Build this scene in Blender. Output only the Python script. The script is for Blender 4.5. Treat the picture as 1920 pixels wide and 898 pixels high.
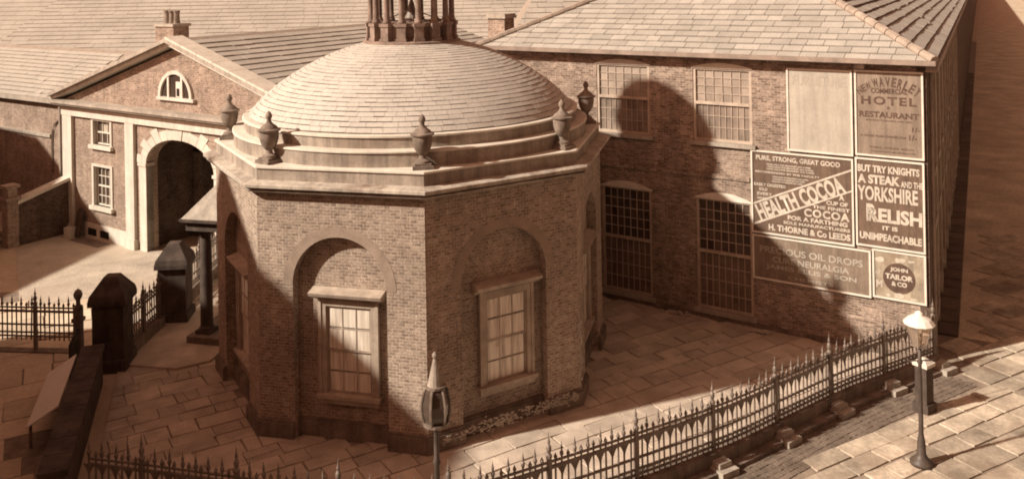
import bpy, math, random
from mathutils import Vector, Matrix
random.seed(7)
PI = math.pi
sc = bpy.context.scene
for o in list(bpy.data.objects): bpy.data.objects.remove(o)
C = sc.collection

# ------------------------------------------------------------------ camera
CAM_H = 10.8
cam_d = bpy.data.cameras.new('camera'); cam = bpy.data.objects.new('camera', cam_d); C.objects.link(cam)
cam_d.sensor_width = 36.0; cam_d.lens = 36.0*1646.9/1920; cam_d.shift_y = -0.2585
cam_d.clip_start = 0.1; cam_d.clip_end = 3000
pt, rl = -0.00255, 0.01758
fw = Vector((0, math.cos(pt), -math.sin(pt))); upc = Vector((0, math.sin(pt), math.cos(pt))); xc = Vector((1, 0, 0))
rt = xc*math.cos(rl)-upc*math.sin(rl); up = xc*math.sin(rl)+upc*math.cos(rl); bk = -fw
cam.matrix_world = Matrix(((rt.x, up.x, bk.x, 0), (rt.y, up.y, bk.y, 0), (rt.z, up.z, bk.z, CAM_H), (0, 0, 0, 1)))
sc.camera = cam
# ------------------------------------------------------------------ light
SUN_AZ, SUN_EL = math.radians(21), math.radians(33.5)      # direction the shadows run, height of the sun
GV = Vector((math.cos(SUN_AZ), math.sin(SUN_AZ), 0)); HV = Vector((-math.sin(SUN_AZ), math.cos(SUN_AZ), 0))
w = bpy.data.worlds.new('World'); sc.world = w; w.use_nodes = True
nt = w.node_tree; nt.nodes.clear()
sky = nt.nodes.new('ShaderNodeTexSky'); sky.sky_type = 'NISHITA'; sky.sun_disc = False
sky.sun_elevation = SUN_EL; sky.sun_rotation = math.radians(270)-SUN_AZ
bw = nt.nodes.new('ShaderNodeRGBToBW'); tint = nt.nodes.new('ShaderNodeMix'); tint.data_type = 'RGBA'; tint.blend_type = 'MULTIPLY'
tint.inputs[0].default_value = 1.0; tint.inputs[7].default_value = (1.75, 0.80, 0.51, 1)   # toned print: the sky's light is sepia
bg = nt.nodes.new('ShaderNodeBackground'); bg.inputs[1].default_value = 0.088
wo = nt.nodes.new('ShaderNodeOutputWorld')
nt.links.new(sky.outputs[0], bw.inputs[0]); nt.links.new(bw.outputs[0], tint.inputs[6])
nt.links.new(tint.outputs[2], bg.inputs[0]); nt.links.new(bg.outputs[0], wo.inputs[0])
sd = bpy.data.lights.new('sun', 'SUN'); sd.energy = 5.0; sd.angle = math.radians(1.5); sd.color = (1.0, 0.895, 0.755)
so = bpy.data.objects.new('sun', sd); C.objects.link(so)
ldir = Vector((GV.x*math.cos(SUN_EL), GV.y*math.cos(SUN_EL), -math.sin(SUN_EL)))
so.rotation_euler = ldir.to_track_quat('-Z', 'Y').to_euler(); so.location = (-30, -10, 30)
sc.view_settings.view_transform = 'Standard'; sc.view_settings.look = 'None'
sc.view_settings.exposure = 0.45; sc.view_settings.gamma = 1.0; sc.view_settings.use_curve_mapping = False
try: sc.cycles.filter_width = 1.9
except Exception: pass

# ------------------------------------------------------------------ materials
def mat(name, rough=0.9, spec=0.2):
    m = bpy.data.materials.new(name); m.use_nodes = True
    b = m.node_tree.nodes['Principled BSDF']; b.inputs['Roughness'].default_value = rough
    b.inputs['Specular IOR Level'].default_value = spec
    return m, m.node_tree, b
def add_mix(t, a, b, fac, mode='MIX'):
    n = t.nodes.new('ShaderNodeMix'); n.data_type = 'RGBA'; n.blend_type = mode
    for sock, v in ((n.inputs[6], a), (n.inputs[7], b), (n.inputs[0], fac)):
        if hasattr(v, 'is_output'): t.links.new(v, sock)
        else: sock.default_value = v if isinstance(v, (int, float)) else (*v[:3], 1)
    return n.outputs[2]
def noise(t, vec, scale, detail=4, rough=0.6):
    n = t.nodes.new('ShaderNodeTexNoise'); n.inputs['Scale'].default_value = scale
    n.inputs['Detail'].default_value = detail; n.inputs['Roughness'].default_value = rough
    t.links.new(vec, n.inputs['Vector']); return n.outputs[0]
def ramp(t, fac, p0, p1, c0=(0, 0, 0), c1=(1, 1, 1)):
    r = t.nodes.new('ShaderNodeValToRGB'); r.color_ramp.elements[0].position = p0; r.color_ramp.elements[1].position = p1
    r.color_ramp.elements[0].color = (*c0, 1); r.color_ramp.elements[1].color = (*c1, 1)
    t.links.new(fac, r.inputs[0]); return r.outputs[0]
def bump(t, b, height, strength=0.3, dist=0.02):
    n = t.nodes.new('ShaderNodeBump'); n.inputs['Strength'].default_value = strength; n.inputs['Distance'].default_value = dist
    t.links.new(height, n.inputs['Height']); t.links.new(n.outputs[0], b.inputs['Normal'])
def objco(t):
    return t.nodes.new('ShaderNodeTexCoord').outputs['Object']
def geoco(t):
    return t.nodes.new('ShaderNodeNewGeometry').outputs['Position']
def plain(name, col, rough=0.85, var=0.35, scale=3.0, spec=0.2, rnd=0.0, grain=0.25, stain_shade=None, world=True, streak=0.0):
    """a weathered surface: base colour, mottling at two scales, per-object variation"""
    m, t, b = mat(name, rough, spec)
    co = geoco(t) if world else objco(t)
    n1 = ramp(t, noise(t, co, scale), 0.3, 0.72)
    dark = tuple(c*(1-var) for c in col); lite = tuple(min(0.9, c*(1+var*0.55)) for c in col)
    c = add_mix(t, dark, lite, n1)
    g = ramp(t, noise(t, co, scale*14, 3), 0.35, 0.7, (1-grain,)*3, (1, 1, 1))
    c = add_mix(t, c, g, 1.0, 'MULTIPLY')
    if stain_shade:
        s = ramp(t, noise(t, co, scale*0.45, 6, 0.7), 0.5, 0.68)
        c = add_mix(t, c, stain_shade, s)
    if streak:
        mp = t.nodes.new('ShaderNodeMapping'); mp.inputs['Scale'].default_value = (3.2, 3.2, 0.25); t.links.new(co, mp.inputs['Vector'])
        c = add_mix(t, c, ramp(t, noise(t, mp.outputs[0], 1.6, 5, 0.7), 0.36, 0.60, (1-streak,)*3, (1, 1, 1)), 1.0, 'MULTIPLY')
    if rnd:
        oi = t.nodes.new('ShaderNodeObjectInfo')
        r = ramp(t, oi.outputs['Random'], 0, 1, (1-rnd,)*3, (1+rnd*0.4,)*3)
        c = add_mix(t, c, r, 1.0, 'MULTIPLY')
    t.links.new(c, b.inputs['Base Color'])
    bump(t, b, noise(t, co, scale*10, 5), 0.35, 0.01)
    return m
def brick(name, c1, c2, mortar, var=0.4, bw_=0.235, rh=0.078, mort=0.011, stain_shade=(0.05, 0.035, 0.028), stainpos=(0.55, 0.8), rough=0.92, streak=0.8):
    m, t, b = mat(name, rough, 0.15)
    co = objco(t)
    sx = t.nodes.new('ShaderNodeSeparateXYZ'); t.links.new(co, sx.inputs[0])
    ad = t.nodes.new('ShaderNodeMath'); ad.operation = 'ADD'; t.links.new(sx.outputs[0], ad.inputs[0]); t.links.new(sx.outputs[1], ad.inputs[1])
    cb = t.nodes.new('ShaderNodeCombineXYZ'); t.links.new(ad.outputs[0], cb.inputs[0]); t.links.new(sx.outputs[2], cb.inputs[1])
    # courses are never quite straight
    wob = t.nodes.new('ShaderNodeTexNoise'); wob.inputs['Scale'].default_value = 1.3; t.links.new(co, wob.inputs['Vector'])
    vs = t.nodes.new('ShaderNodeVectorMath'); vs.operation = 'SCALE'; vs.inputs[3].default_value = 0.03; t.links.new(wob.outputs[1], vs.inputs[0])
    va = t.nodes.new('ShaderNodeVectorMath'); va.operation = 'ADD'; t.links.new(cb.outputs[0], va.inputs[0]); t.links.new(vs.outputs[0], va.inputs[1])
    br = t.nodes.new('ShaderNodeTexBrick'); br.inputs['Scale'].default_value = 1.0
    br.inputs['Brick Width'].default_value = bw_; br.inputs['Row Height'].default_value = rh
    br.inputs['Mortar Size'].default_value = mort; br.inputs['Mortar Smooth'].default_value = 0.3; br.inputs['Bias'].default_value = 0.0
    br.inputs['Color1'].default_value = (*c1, 1); br.inputs['Color2'].default_value = (*c2, 1); br.inputs['Mortar'].default_value = (*mortar, 1)
    t.links.new(va.outputs[0], br.inputs['Vector'])
    c = br.outputs['Color']
    n = ramp(t, noise(t, co, 1.1, 6, 0.65), 0.3, 0.75, (1-var,)*3, (1.15,)*3)
    c = add_mix(t, c, n, 1.0, 'MULTIPLY')
    n2 = ramp(t, noise(t, co, 9.0, 4, 0.7), 0.3, 0.7, (1-var*0.8,)*3, (1.15,)*3)
    c = add_mix(t, c, n2, 1.0, 'MULTIPLY')
    s = ramp(t, noise(t, co, 0.7, 6, 0.7), stainpos[0], stainpos[1])
    c = add_mix(t, c, stain_shade, s)
    mp = t.nodes.new('ShaderNodeMapping'); mp.inputs['Scale'].default_value = (2.6, 2.6, 0.22); t.links.new(co, mp.inputs['Vector'])
    st_ = ramp(t, noise(t, mp.outputs[0], 1.4, 5, 0.65), 0.34, 0.62, (streak,)*3, (1.0,)*3)        # soot and rain runs
    c = add_mix(t, c, st_, 1.0, 'MULTIPLY')
    sp2 = ramp(t, noise(t, co, 26.0, 2, 0.5), 0.30, 0.70, (0.68,)*3, (1.25,)*3)                     # chipped and spotted faces
    c = add_mix(t, c, sp2, 1.0, 'MULTIPLY')
    t.links.new(c, b.inputs['Base Color'])
    inv = t.nodes.new('ShaderNodeMath'); inv.operation = 'SUBTRACT'; inv.inputs[0].default_value = 1.0; t.links.new(br.outputs['Fac'], inv.inputs[1])
    bump(t, b, inv.outputs[0], 0.6, 0.012)
    return m
M = {}
M['brick_oct'] = brick('brick_oct', (0.50, 0.395, 0.315), (0.29, 0.215, 0.17), (0.53, 0.43, 0.345), 0.25, bw_=0.165, rh=0.074, mort=0.012, stainpos=(0.62, 0.95))
M['brick_long'] = brick('brick_long', (0.55, 0.42, 0.335), (0.24, 0.17, 0.13), (0.52, 0.42, 0.345), 0.42, bw_=0.20, rh=0.074, stainpos=(0.6, 0.9))
M['brick_gate'] = brick('brick_gate', (0.48, 0.36, 0.285), (0.31, 0.225, 0.175), (0.52, 0.42, 0.34), 0.35, stainpos=(0.62, 0.95))
M['gauged'] = plain('gauged', (0.40, 0.31, 0.245), var=0.22, scale=3.0, grain=0.25)
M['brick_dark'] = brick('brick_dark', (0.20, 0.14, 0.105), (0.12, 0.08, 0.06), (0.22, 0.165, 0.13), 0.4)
M['stone'] = plain('stone', (0.50, 0.44, 0.37), var=0.25, scale=1.6, grain=0.2, streak=0.25)
M['stone_white'] = plain('stone_white', (0.72, 0.66, 0.57), var=0.14, scale=1.5, grain=0.12, streak=0.18)
M['parapet'] = plain('parapet', (0.47, 0.395, 0.325), var=0.32, scale=1.4, grain=0.22, stain_shade=(0.30, 0.24, 0.19), streak=0.35)
M['coping'] = plain('coping', (0.74, 0.68, 0.58), var=0.15, scale=2.0, grain=0.12, streak=0.12)
M['cornice'] = plain('cornice', (0.62, 0.55, 0.46), var=0.3, scale=2.0, grain=0.2, stain_shade=(0.25, 0.18, 0.14), streak=0.30)
M['plinth'] = plain('plinth', (0.30, 0.235, 0.19), var=0.4, scale=2.0, grain=0.3, streak=0.30)
M['pier'] = plain('pier', (0.14, 0.105, 0.085), var=0.45, scale=2.2, grain=0.35, streak=0.30)
M['urn'] = plain('urn', (0.36, 0.29, 0.235), var=0.4, scale=4.0, grain=0.3, stain_shade=(0.16, 0.12, 0.095), streak=0.30)
M['slate'] = plain('slate', (0.45, 0.42, 0.37), var=0.14, scale=1.3, rnd=0.15, grain=0.16, rough=0.8)
M['slate_dome'] = plain('slate_dome', (0.56, 0.52, 0.46), var=0.12, scale=1.2, grain=0.16, rough=0.8)
M['slate_far'] = plain('slate_far', (0.445, 0.41, 0.355), var=0.16, scale=0.5, grain=0.14, rough=0.85)
M['underlay'] = plain('underlay', (0.40, 0.335, 0.275), var=0.3, scale=2.0)
M['ridge'] = plain('ridge', (0.42, 0.345, 0.28), var=0.3, scale=2.5)
M['lead'] = plain('lead', (0.33, 0.265, 0.215), var=0.3, scale=3.0)
M['cupola'] = plain('cupola', (0.33, 0.245, 0.20), var=0.4, scale=3.5, grain=0.3)
M['gutter'] = plain('gutter', (0.34, 0.265, 0.215), var=0.35, scale=2.0, rough=0.6, spec=0.4)
M['frame'] = plain('frame', (0.54, 0.445, 0.36), var=0.25, scale=3.0, rough=0.6, grain=0.15, streak=0.20)
M['frame_white'] = plain('frame_white', (0.75, 0.69, 0.60), var=0.15, scale=3.0, rough=0.6, grain=0.1)
M['frame_long'] = plain('frame_long', (0.54, 0.44, 0.355), var=0.25, scale=3.0, rough=0.6, grain=0.15)
M['pane_dark'] = plain('pane_dark', (0.115, 0.084, 0.066), rough=0.12, var=0.3, scale=2.0, spec=0.5, rnd=0.5, grain=0.05)
M['pane_pale'] = plain('pane_pale', (0.40, 0.325, 0.265), rough=0.45, var=0.28, scale=1.8, spec=0.4, rnd=0.22, grain=0.12)
M['pane_mid'] = plain('pane_mid', (0.15, 0.11, 0.088), rough=0.3, var=0.4, scale=1.8, spec=0.45, rnd=0.4, grain=0.12)
M['panel'] = plain('panel', (0.24, 0.175, 0.135), var=0.35, scale=2.2, rough=0.75)
M['curtain'] = plain('curtain', (0.80, 0.72, 0.61), var=0.18, scale=2.5, grain=0.08)
M['blind'] = plain('blind', (0.52, 0.45, 0.37), var=0.3, scale=2.0, grain=0.1)
M['void'] = plain('void', (0.03, 0.022, 0.018), var=0.3)
M['iron'] = plain('iron', (0.24, 0.188, 0.153), var=0.4, scale=5.0, rough=0.5, spec=0.45, grain=0.25)
M['iron_lamp'] = plain('iron_lamp', (0.10, 0.075, 0.06), var=0.4, scale=5.0, rough=0.5, spec=0.4)
M['iron_tip'] = plain('iron_tip', (0.26, 0.205, 0.165), var=0.4, scale=6.0, rough=0.5, spec=0.45)
M['flag'] = plain('flag', (0.64, 0.535, 0.435), var=0.3, scale=1.6, rnd=0.18, grain=0.2, rough=0.75, spec=0.3, stain_shade=(0.50, 0.405, 0.32))
M['flag_street'] = plain('flag_street', (0.68, 0.575, 0.45), var=0.5, scale=0.9, rnd=0.36, grain=0.3, stain_shade=(0.33, 0.25, 0.185))  # dark blotches: dirt, plus shadow patches put into the colour
M['sett'] = plain('sett', (0.36, 0.28, 0.22), var=0.4, scale=2.0, rnd=0.4, grain=0.3)
M['sett_dark'] = plain('sett_dark', (0.20, 0.145, 0.11), var=0.3, scale=1.5, rnd=0.3, grain=0.3)
M['underlay_dark'] = plain('underlay_dark', (0.14, 0.105, 0.08), var=0.3, scale=2.0)
M['joint'] = plain('joint', (0.37, 0.295, 0.23), var=0.4, scale=3.0, grain=0.35)
M['ground'] = plain('ground', (0.62, 0.50, 0.375), var=0.25, scale=0.35, grain=0.2, stain_shade=(0.55, 0.42, 0.31))
M['macadam'] = plain('macadam', (0.72, 0.60, 0.455), var=0.35, scale=0.5, grain=0.3, stain_shade=(0.46, 0.365, 0.275))
M['flag_left'] = plain('flag_left', (0.80, 0.66, 0.50), var=0.25, scale=0.6, rnd=0.2, grain=0.2, stain_shade=(0.6, 0.47, 0.35))
M['court'] = plain('court', (0.62, 0.54, 0.44), var=0.3, scale=0.9, grain=0.3, stain_shade=(0.46, 0.385, 0.31))  # blotches: ruts, plus the railing's shadow streaks painted into the ground colour
M['white_board'] = plain('white_board', (0.85, 0.80, 0.72), var=0.08, scale=2.0, grain=0.08)
M['poster_blank'] = plain('poster_blank', (0.49, 0.44, 0.37), var=0.14, scale=1.5, grain=0.12, streak=0.16)
M['poster_tan'] = plain('poster_tan', (0.34, 0.265, 0.205), var=0.2, scale=1.6, grain=0.2, streak=0.30)
M['poster_dark'] = plain('poster_dark', (0.19, 0.13, 0.095), var=0.25, scale=2.2, grain=0.2, streak=0.30)
M['poster_mid'] = plain('poster_mid', (0.30, 0.23, 0.175), var=0.22, scale=1.4, grain=0.2, streak=0.30)
M['poster_torn'] = plain('poster_torn', (0.50, 0.42, 0.32), var=0.3, scale=2.6, grain=0.2, stain_shade=(0.26, 0.19, 0.13), streak=0.30)
M['ink'] = plain('ink', (0.14, 0.09, 0.068), var=0.3, scale=5.0)
M['paper_letter'] = plain('paper_letter', (0.70, 0.62, 0.52), var=0.22, scale=5.0, grain=0.25, streak=0.18)
M['wood'] = plain('wood', (0.30, 0.225, 0.17), var=0.35, scale=3.0)
M['plaster'] = plain('plaster', (0.62, 0.54, 0.45), var=0.3, scale=5.0, grain=0.35)
M['coat'] = plain('coat', (0.045, 0.033, 0.028), var=0.3, scale=6.0, world=False)
M['skin'] = plain('skin', (0.42, 0.29, 0.21), var=0.1, world=False)
def glass():
    m, t, b = mat('lamp_glass', 0.08, 0.5)
    b.inputs['Base Color'].default_value = (0.75, 0.62, 0.5, 1); b.inputs['Transmission Weight'].default_value = 0.75; b.inputs['IOR'].default_value = 1.2
    return m
M['glass'] = glass()
def pale_top():  # one even pale colour, no emission
    m, t, b = mat('lamp_top', 0.45, 0.5); b.inputs['Base Color'].default_value = (0.80, 0.74, 0.64, 1)
    return m
M['lamp_top'] = pale_top()

# ------------------------------------------------------------------ mesh helpers
class MB:
    def __init__(s): s.v = []; s.f = []
    def add(s, vs, fs):
        k = len(s.v); s.v += [tuple(p) for p in vs]; s.f += [tuple(i+k for i in f) for f in fs]; return s
    def box(s, x0, x1, y0, y1, z0, z1):
        return s.add([(x0, y0, z0), (x1, y0, z0), (x1, y1, z0), (x0, y1, z0), (x0, y0, z1), (x1, y0, z1), (x1, y1, z1), (x0, y1, z1)],
                     [(0, 3, 2, 1), (4, 5, 6, 7), (0, 1, 5, 4), (1, 2, 6, 5), (2, 3, 7, 6), (3, 0, 4, 7)])
    def prism(s, poly, z0, z1):            # poly in XY (counter-clockwise)
        n = len(poly)
        return s.add([(x, y, z0) for x, y in poly]+[(x, y, z1) for x, y in poly],
                     [tuple(range(n-1, -1, -1)), tuple(range(n, 2*n))]+[(i, (i+1) % n, n+(i+1) % n, n+i) for i in range(n)])
    def slab(s, poly, y0, y1):             # poly in XZ counter-clockwise seen from -Y; front at y0, back at y1
        n = len(poly)
        return s.add([(x, y0, z) for x, z in poly]+[(x, y1, z) for x, z in poly],
                     [tuple(range(n)), tuple(range(2*n-1, n-1, -1))]+[((i+1) % n, i, n+i, n+(i+1) % n) for i in range(n)])
    def lathe(s, prof, n=16, cx=0, cy=0, cap=True, a0=0.0):
        k = len(s.v)
        for r, z in prof:
            for i in range(n):
                a = a0+2*PI*i/n; s.v.append((cx+r*math.cos(a), cy+r*math.sin(a), z))
        for j in range(len(prof)-1):
            for i in range(n):
                i2 = (i+1) % n
                s.f.append((k+j*n+i, k+j*n+i2, k+(j+1)*n+i2, k+(j+1)*n+i))
        if cap:
            s.f.append(tuple(k+i for i in range(n-1, -1, -1))); s.f.append(tuple(k+(len(prof)-1)*n+i for i in range(n)))
        return s
    def tube(s, pts, r, n=6, cap=True):
        pts = [Vector(p) for p in pts]; k = len(s.v)
        for i, p in enumerate(pts):
            d = (pts[min(i+1, len(pts)-1)]-pts[max(i-1, 0)]).normalized()
            u = d.orthogonal().normalized() if abs(d.z) > 0.9 else d.cross(Vector((0, 0, 1))).normalized()
            vv = d.cross(u)
            rr = r[i] if isinstance(r, (list, tuple)) else r
            for j in range(n):
                a = 2*PI*j/n+PI/4; s.v.append(tuple(p+u*math.cos(a)*rr+vv*math.sin(a)*rr))
        for i in range(len(pts)-1):
            for j in range(n):
                j2 = (j+1) % n; s.f.append((k+i*n+j, k+i*n+j2, k+(i+1)*n+j2, k+(i+1)*n+j))
        if cap:
            s.f.append(tuple(k+j for j in range(n-1, -1, -1))); s.f.append(tuple(k+(len(pts)-1)*n+j for j in range(n)))
        return s
    def mesh(s, name, m, smooth=False):
        me = bpy.data.meshes.new(name); me.from_pydata(s.v, [], s.f); me.update()
        if m is not None: me.materials.append(M[m] if isinstance(m, str) else m)
        if smooth:
            for p in me.polygons: p.use_smooth = True
        return me
    def build(s, name, m, parent=None, smooth=False, loc=(0, 0, 0), rz=0.0):
        return link(name, s.mesh(name, m, smooth), parent, loc, rz)
def link(name, me, parent=None, loc=(0, 0, 0), rz=0.0):
    o = bpy.data.objects.new(name, me); C.objects.link(o); o.parent = parent; o.location = loc; o.rotation_euler = (0, 0, rz)
    return o
def smooth_by_angle(o, deg=40):
    me = o.data
    for p in me.polygons: p.use_smooth = True
    try: me.set_sharp_from_angle(angle=math.radians(deg))
    except Exception: pass
    return o
def thing(name, label, cat, loc=(0, 0, 0), rz=0.0, group=None):
    o = bpy.data.objects.new(name, None); C.objects.link(o); o.location = loc; o.rotation_euler = (0, 0, rz)
    return tag(o, label, cat, group)
def tag(o, label, cat, group=None):
    o['label'] = label; o['category'] = cat
    if group: o['group'] = group
    return o
def struct(o): o['kind'] = 'structure'; return o
def stuff(o): o['kind'] = 'stuff'; return o
def arc(cx, cz, rx, rz_, a0, a1, n):
    return [(cx+rx*math.cos(a0+(a1-a0)*i/n), cz+rz_*math.sin(a0+(a1-a0)*i/n)) for i in range(n+1)]
def clip(poly, A, B):
    """keep the part of poly to the left of line A->B (2-D)"""
    out = []; n = len(poly)
    def sd_(p): return (B[0]-A[0])*(p[1]-A[1])-(B[1]-A[1])*(p[0]-A[0])
    for i in range(n):
        p, q = poly[i], poly[(i+1) % n]; a, b = sd_(p), sd_(q)
        if a >= 0: out.append(p)
        if a*b < 0:
            t = a/(a-b); out.append((p[0]+(q[0]-p[0])*t, p[1]+(q[1]-p[1])*t))
    return out
def clip_convex(poly, hull):
    for i in range(len(hull)):
        if len(poly) < 3: return []
        poly = clip(poly, hull[i], hull[(i+1) % len(hull)])
    return poly
def area(poly):
    return 0.5*sum(poly[i][0]*poly[(i+1) % len(poly)][1]-poly[(i+1) % len(poly)][0]*poly[i][1] for i in range(len(poly)))

# ------------------------------------------------------------------ places (from the calibrated camera)
OX, OY, OS, OA = -2.9152, 25.352, 4.2088, -0.23996           # octagon
AP = OS/2/math.tan(PI/8)
def octv(k, d=0.0):
    R = (AP+d)/math.cos(PI/8); th = -PI/2+OA+(k-1.5)*PI/4
    return (OX+R*math.cos(th), OY+R*math.sin(th))
WX, WY, WA = 4.8, 28.337, -0.58                               # long building front line
GX, GY, GA = -21.231, 39.6, -0.5866                           # gatehouse front line
def WP(s, d=0.0): return (WX+s*math.cos(WA)-d*math.sin(WA), WY+s*math.sin(WA)+d*math.cos(WA))
def GP(s, d=0.0): return (GX+s*math.cos(GA)-d*math.sin(GA), GY+s*math.sin(GA)+d*math.cos(GA))
# line of the curved street railing, from the corner of the long building round to the side
FENCE = [(11.25, 23.85), (10.0, 23.1), (8.2, 22.05), (6.4, 20.78), (4.6, 19.5), (2.65, 18.36), (0.75, 17.32), (-0.75, 16.55), (-2.0, 16.2), (-3.4, 16.42), (-4.9, 16.75), (-7.0, 17.28), (-8.75, 17.68)]
def catmull(pts, per=12):
    P = [Vector(p) for p in pts]; P = [P[0]*2-P[1]]+P+[P[-1]*2-P[-2]]; out = []
    for i in range(1, len(P)-2):
        for k in range(per):
            t = k/per; a, b, c, d = P[i-1:i+3]
            out.append(0.5*((2*b)+(c-a)*t+(2*a-5*b+4*c-d)*t*t+(3*b-a-3*c+d)*t**3))
    out.append(P[-2]); return [(p.x, p.y) for p in out]

# ------------------------------------------------------------------ ground
g = MB().add([(-700, -200, 0), (700, -200, 0), (700, 1400, 0), (-700, 1400, 0)], [(0, 1, 2, 3)]).build('ground', 'ground'); struct(g)
hull = [(p[0], p[1]) for p in reversed(catmull(FENCE, 3))]+[]
yard_hull = [(-8.75, 17.68)]+[p for p in hull[1:-1]]+[(11.2, 24.0), WP(-7.0), (-5.0, 33.0), (-11.2, 33.0), (-11.25, 24.7)]
# make it strictly convex enough for clipping: use the hull of those points
def convex(pts):
    pts = sorted(set((round(x, 3), round(y, 3)) for x, y in pts))
    def half(ps):
        h = []
        for p in ps:
            while len(h) >= 2 and (h[-1][0]-h[-2][0])*(p[1]-h[-2][1])-(h[-1][1]-h[-2][1])*(p[0]-h[-2][0]) <= 0: h.pop()
            h.append(p)
        return h
    a = half(pts); b = half(pts[::-1]); return a[:-1]+b[:-1]
yard_hull = convex(yard_hull)
yard = MB().add([(x, y, 0.012) for x, y in yard_hull], [tuple(range(len(yard_hull)))]).build('yard_paving', 'joint'); struct(yard)
def flagstones(parent, name, m, keep, ang, umin, umax, vmin, vmax, wr, lr, gap, th, z0, seed, hullp=None, limit=300, tilt=0.014, crack=0.14):
    rnd = random.Random(seed); ca, sa = math.cos(ang), math.sin(ang); cells = []
    v = vmin
    while v < vmax:
        wd = rnd.uniform(*wr); u = umin-rnd.random()
        while u < umax:
            ln = rnd.uniform(*lr)
            j = lambda: rnd.uniform(-0.022, 0.022)
            q = [(u+gap/2+j(), v+gap/2+j()), (u+ln-gap/2+j(), v+gap/2+j()), (u+ln-gap/2+j(), v+wd-gap/2+j()), (u+gap/2+j(), v+wd-gap/2+j())]
            q = [(x*ca-y*sa, x*sa+y*ca) for x, y in q]
            cx = sum(p[0] for p in q)/4; cy = sum(p[1] for p in q)/4
            if keep(cx, cy):
                if hullp: q = clip_convex(q, hullp)
                parts_ = [q]
                if len(q) == 4 and rnd.random() < crack:
                    t1, t2 = rnd.uniform(.3, .7), rnd.uniform(.3, .7); L_ = lambda a, b, t: (a[0]+(b[0]-a[0])*t, a[1]+(b[1]-a[1])*t); e_ = 0.012
                    if rnd.random() < .6: parts_ = [[q[0], L_(q[0], q[1], t1-e_), L_(q[3], q[2], t2-e_), q[3]], [L_(q[0], q[1], t1+e_), q[1], q[2], L_(q[3], q[2], t2+e_)]]
                    else: parts_ = [[q[0], q[1], L_(q[1], q[2], t1-e_), L_(q[0], q[3], t2-e_)], [L_(q[0], q[3], t2+e_), L_(q[1], q[2], t1+e_), q[2], q[3]]]
                for q in parts_:
                    if len(q) >= 3 and area(q) > 0.03: cells.append(q)
            u += ln
        v += wd
    cells.sort(key=lambda q: -abs(area(q))/((sum(p[0] for p in q)/len(q))**2+(sum(p[1] for p in q)/len(q))**2))
    rest = MB()
    for i, q in enumerate(cells):
        cx = sum(p[0] for p in q)/len(q); cy = sum(p[1] for p in q)/len(q)
        a, b, h = rnd.uniform(-tilt, tilt), rnd.uniform(-tilt, tilt), z0+th+rnd.uniform(-0.010, 0.010)
        n = len(q)
        if i < limit:
            vs = [(x-cx, y-cy, 0) for x, y in q]+[((x-cx)*0.985, (y-cy)*0.985, h+a*(x-cx)+b*(y-cy)) for x, y in q]
            MB().add(vs, [tuple(range(n, 2*n))]+[(k, (k+1) % n, n+(k+1) % n, n+k) for k in range(n)]).build(name, m, parent, loc=(cx, cy, 0))
        else:
            rest.add([(x, y, 0) for x, y in q]+[(x, y, h) for x, y in q], [tuple(range(n, 2*n))]+[(k, (k+1) % n, n+(k+1) % n, n+k) for k in range(n)])
    if rest.v: stuff(rest.build(name+'_field', m, parent))
def in_oct(x, y, d):
    x -= OX; y -= OY
    return all(x*math.cos(-PI/2+OA+k*PI/4)+y*math.sin(-PI/2+OA+k*PI/4) < AP+d for k in range(8))
def front_of_wall(x, y):
    return (x-WX)*(-math.sin(WA))+(y-WY)*math.cos(WA) < 0.1
flagstones(yard, 'flagstone', 'flag', lambda x, y: (not in_oct(x, y, -0.45)) and front_of_wall(x, y) and y < 32, math.radians(31.25), -3, 34, -2, 40, (0.42, 0.72), (0.5, 1.15), 0.022, 0.034, 0.012, 3, yard_hull)
# street paving on the right and in front, outside the railing
fc = catmull(FENCE, 6)
def fdist(x, y):
    return min(math.hypot(x-a, y-b) for a, b in fc)
def outside(x, y):
    # outside = camera side of the fence polyline
    best = min(range(len(fc)-1), key=lambda i: math.hypot(x-(fc[i][0]+fc[i+1][0])/2, y-(fc[i][1]+fc[i+1][1])/2))
    (ax, ay), (bx, by) = fc[best], fc[best+1]
    return (bx-ax)*(y-ay)-(by-ay)*(x-ax) > 0
street_dir = Vector((0.471, 0.882)); street_n = Vector((0.882, -0.471))
CN = Vector(WP(7.77))                                          # corner of the long building
sp = MB().add([(-9, 8, 0.004), (16, 8, 0.004), (24, 22, 0.004), (60, 92, 0.004), (56, 108, 0.004), (11.2, 23.9, 0.004), (4.6, 19.3, 0.004), (-2, 16.0, 0.004), (-9, 17.6, 0.004)], [tuple(range(9))]).build('pavement', 'joint'); struct(sp)
def keep_street(x, y):
    rel = Vector((x, y))-CN
    if rel.dot(street_dir) > 0.2:
        return rel.dot(street_n) > (0.25 if rel.dot(street_dir) < 2.2 else 1.2) and rel.dot(street_dir) < 14 and x < 24
    return outside(x, y) and fdist(x, y) > 1.25 and y > 12.5 and x < 17 and x > -8
flagstones(sp, 'flagstone', 'flag_street', keep_street, math.radians(29), 0, 70, -14, 30, (0.5, 0.85), (0.6, 1.35), 0.045, 0.03, 0.004, 11, None, 300)
gut = MB().add([tuple(CN+street_n*0.02)+(0.012,), tuple(CN+street_n*0.62)+(0.012,), tuple(CN+street_n*0.62+street_dir*120)+(0.012,), tuple(CN+street_n*0.02+street_dir*120)+(0.012,)], [(0, 1, 2, 3)]).build('area_pavement', 'joint'); struct(gut)
rnd = random.Random(61); q_ = 2.2; gs = MB()
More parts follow.
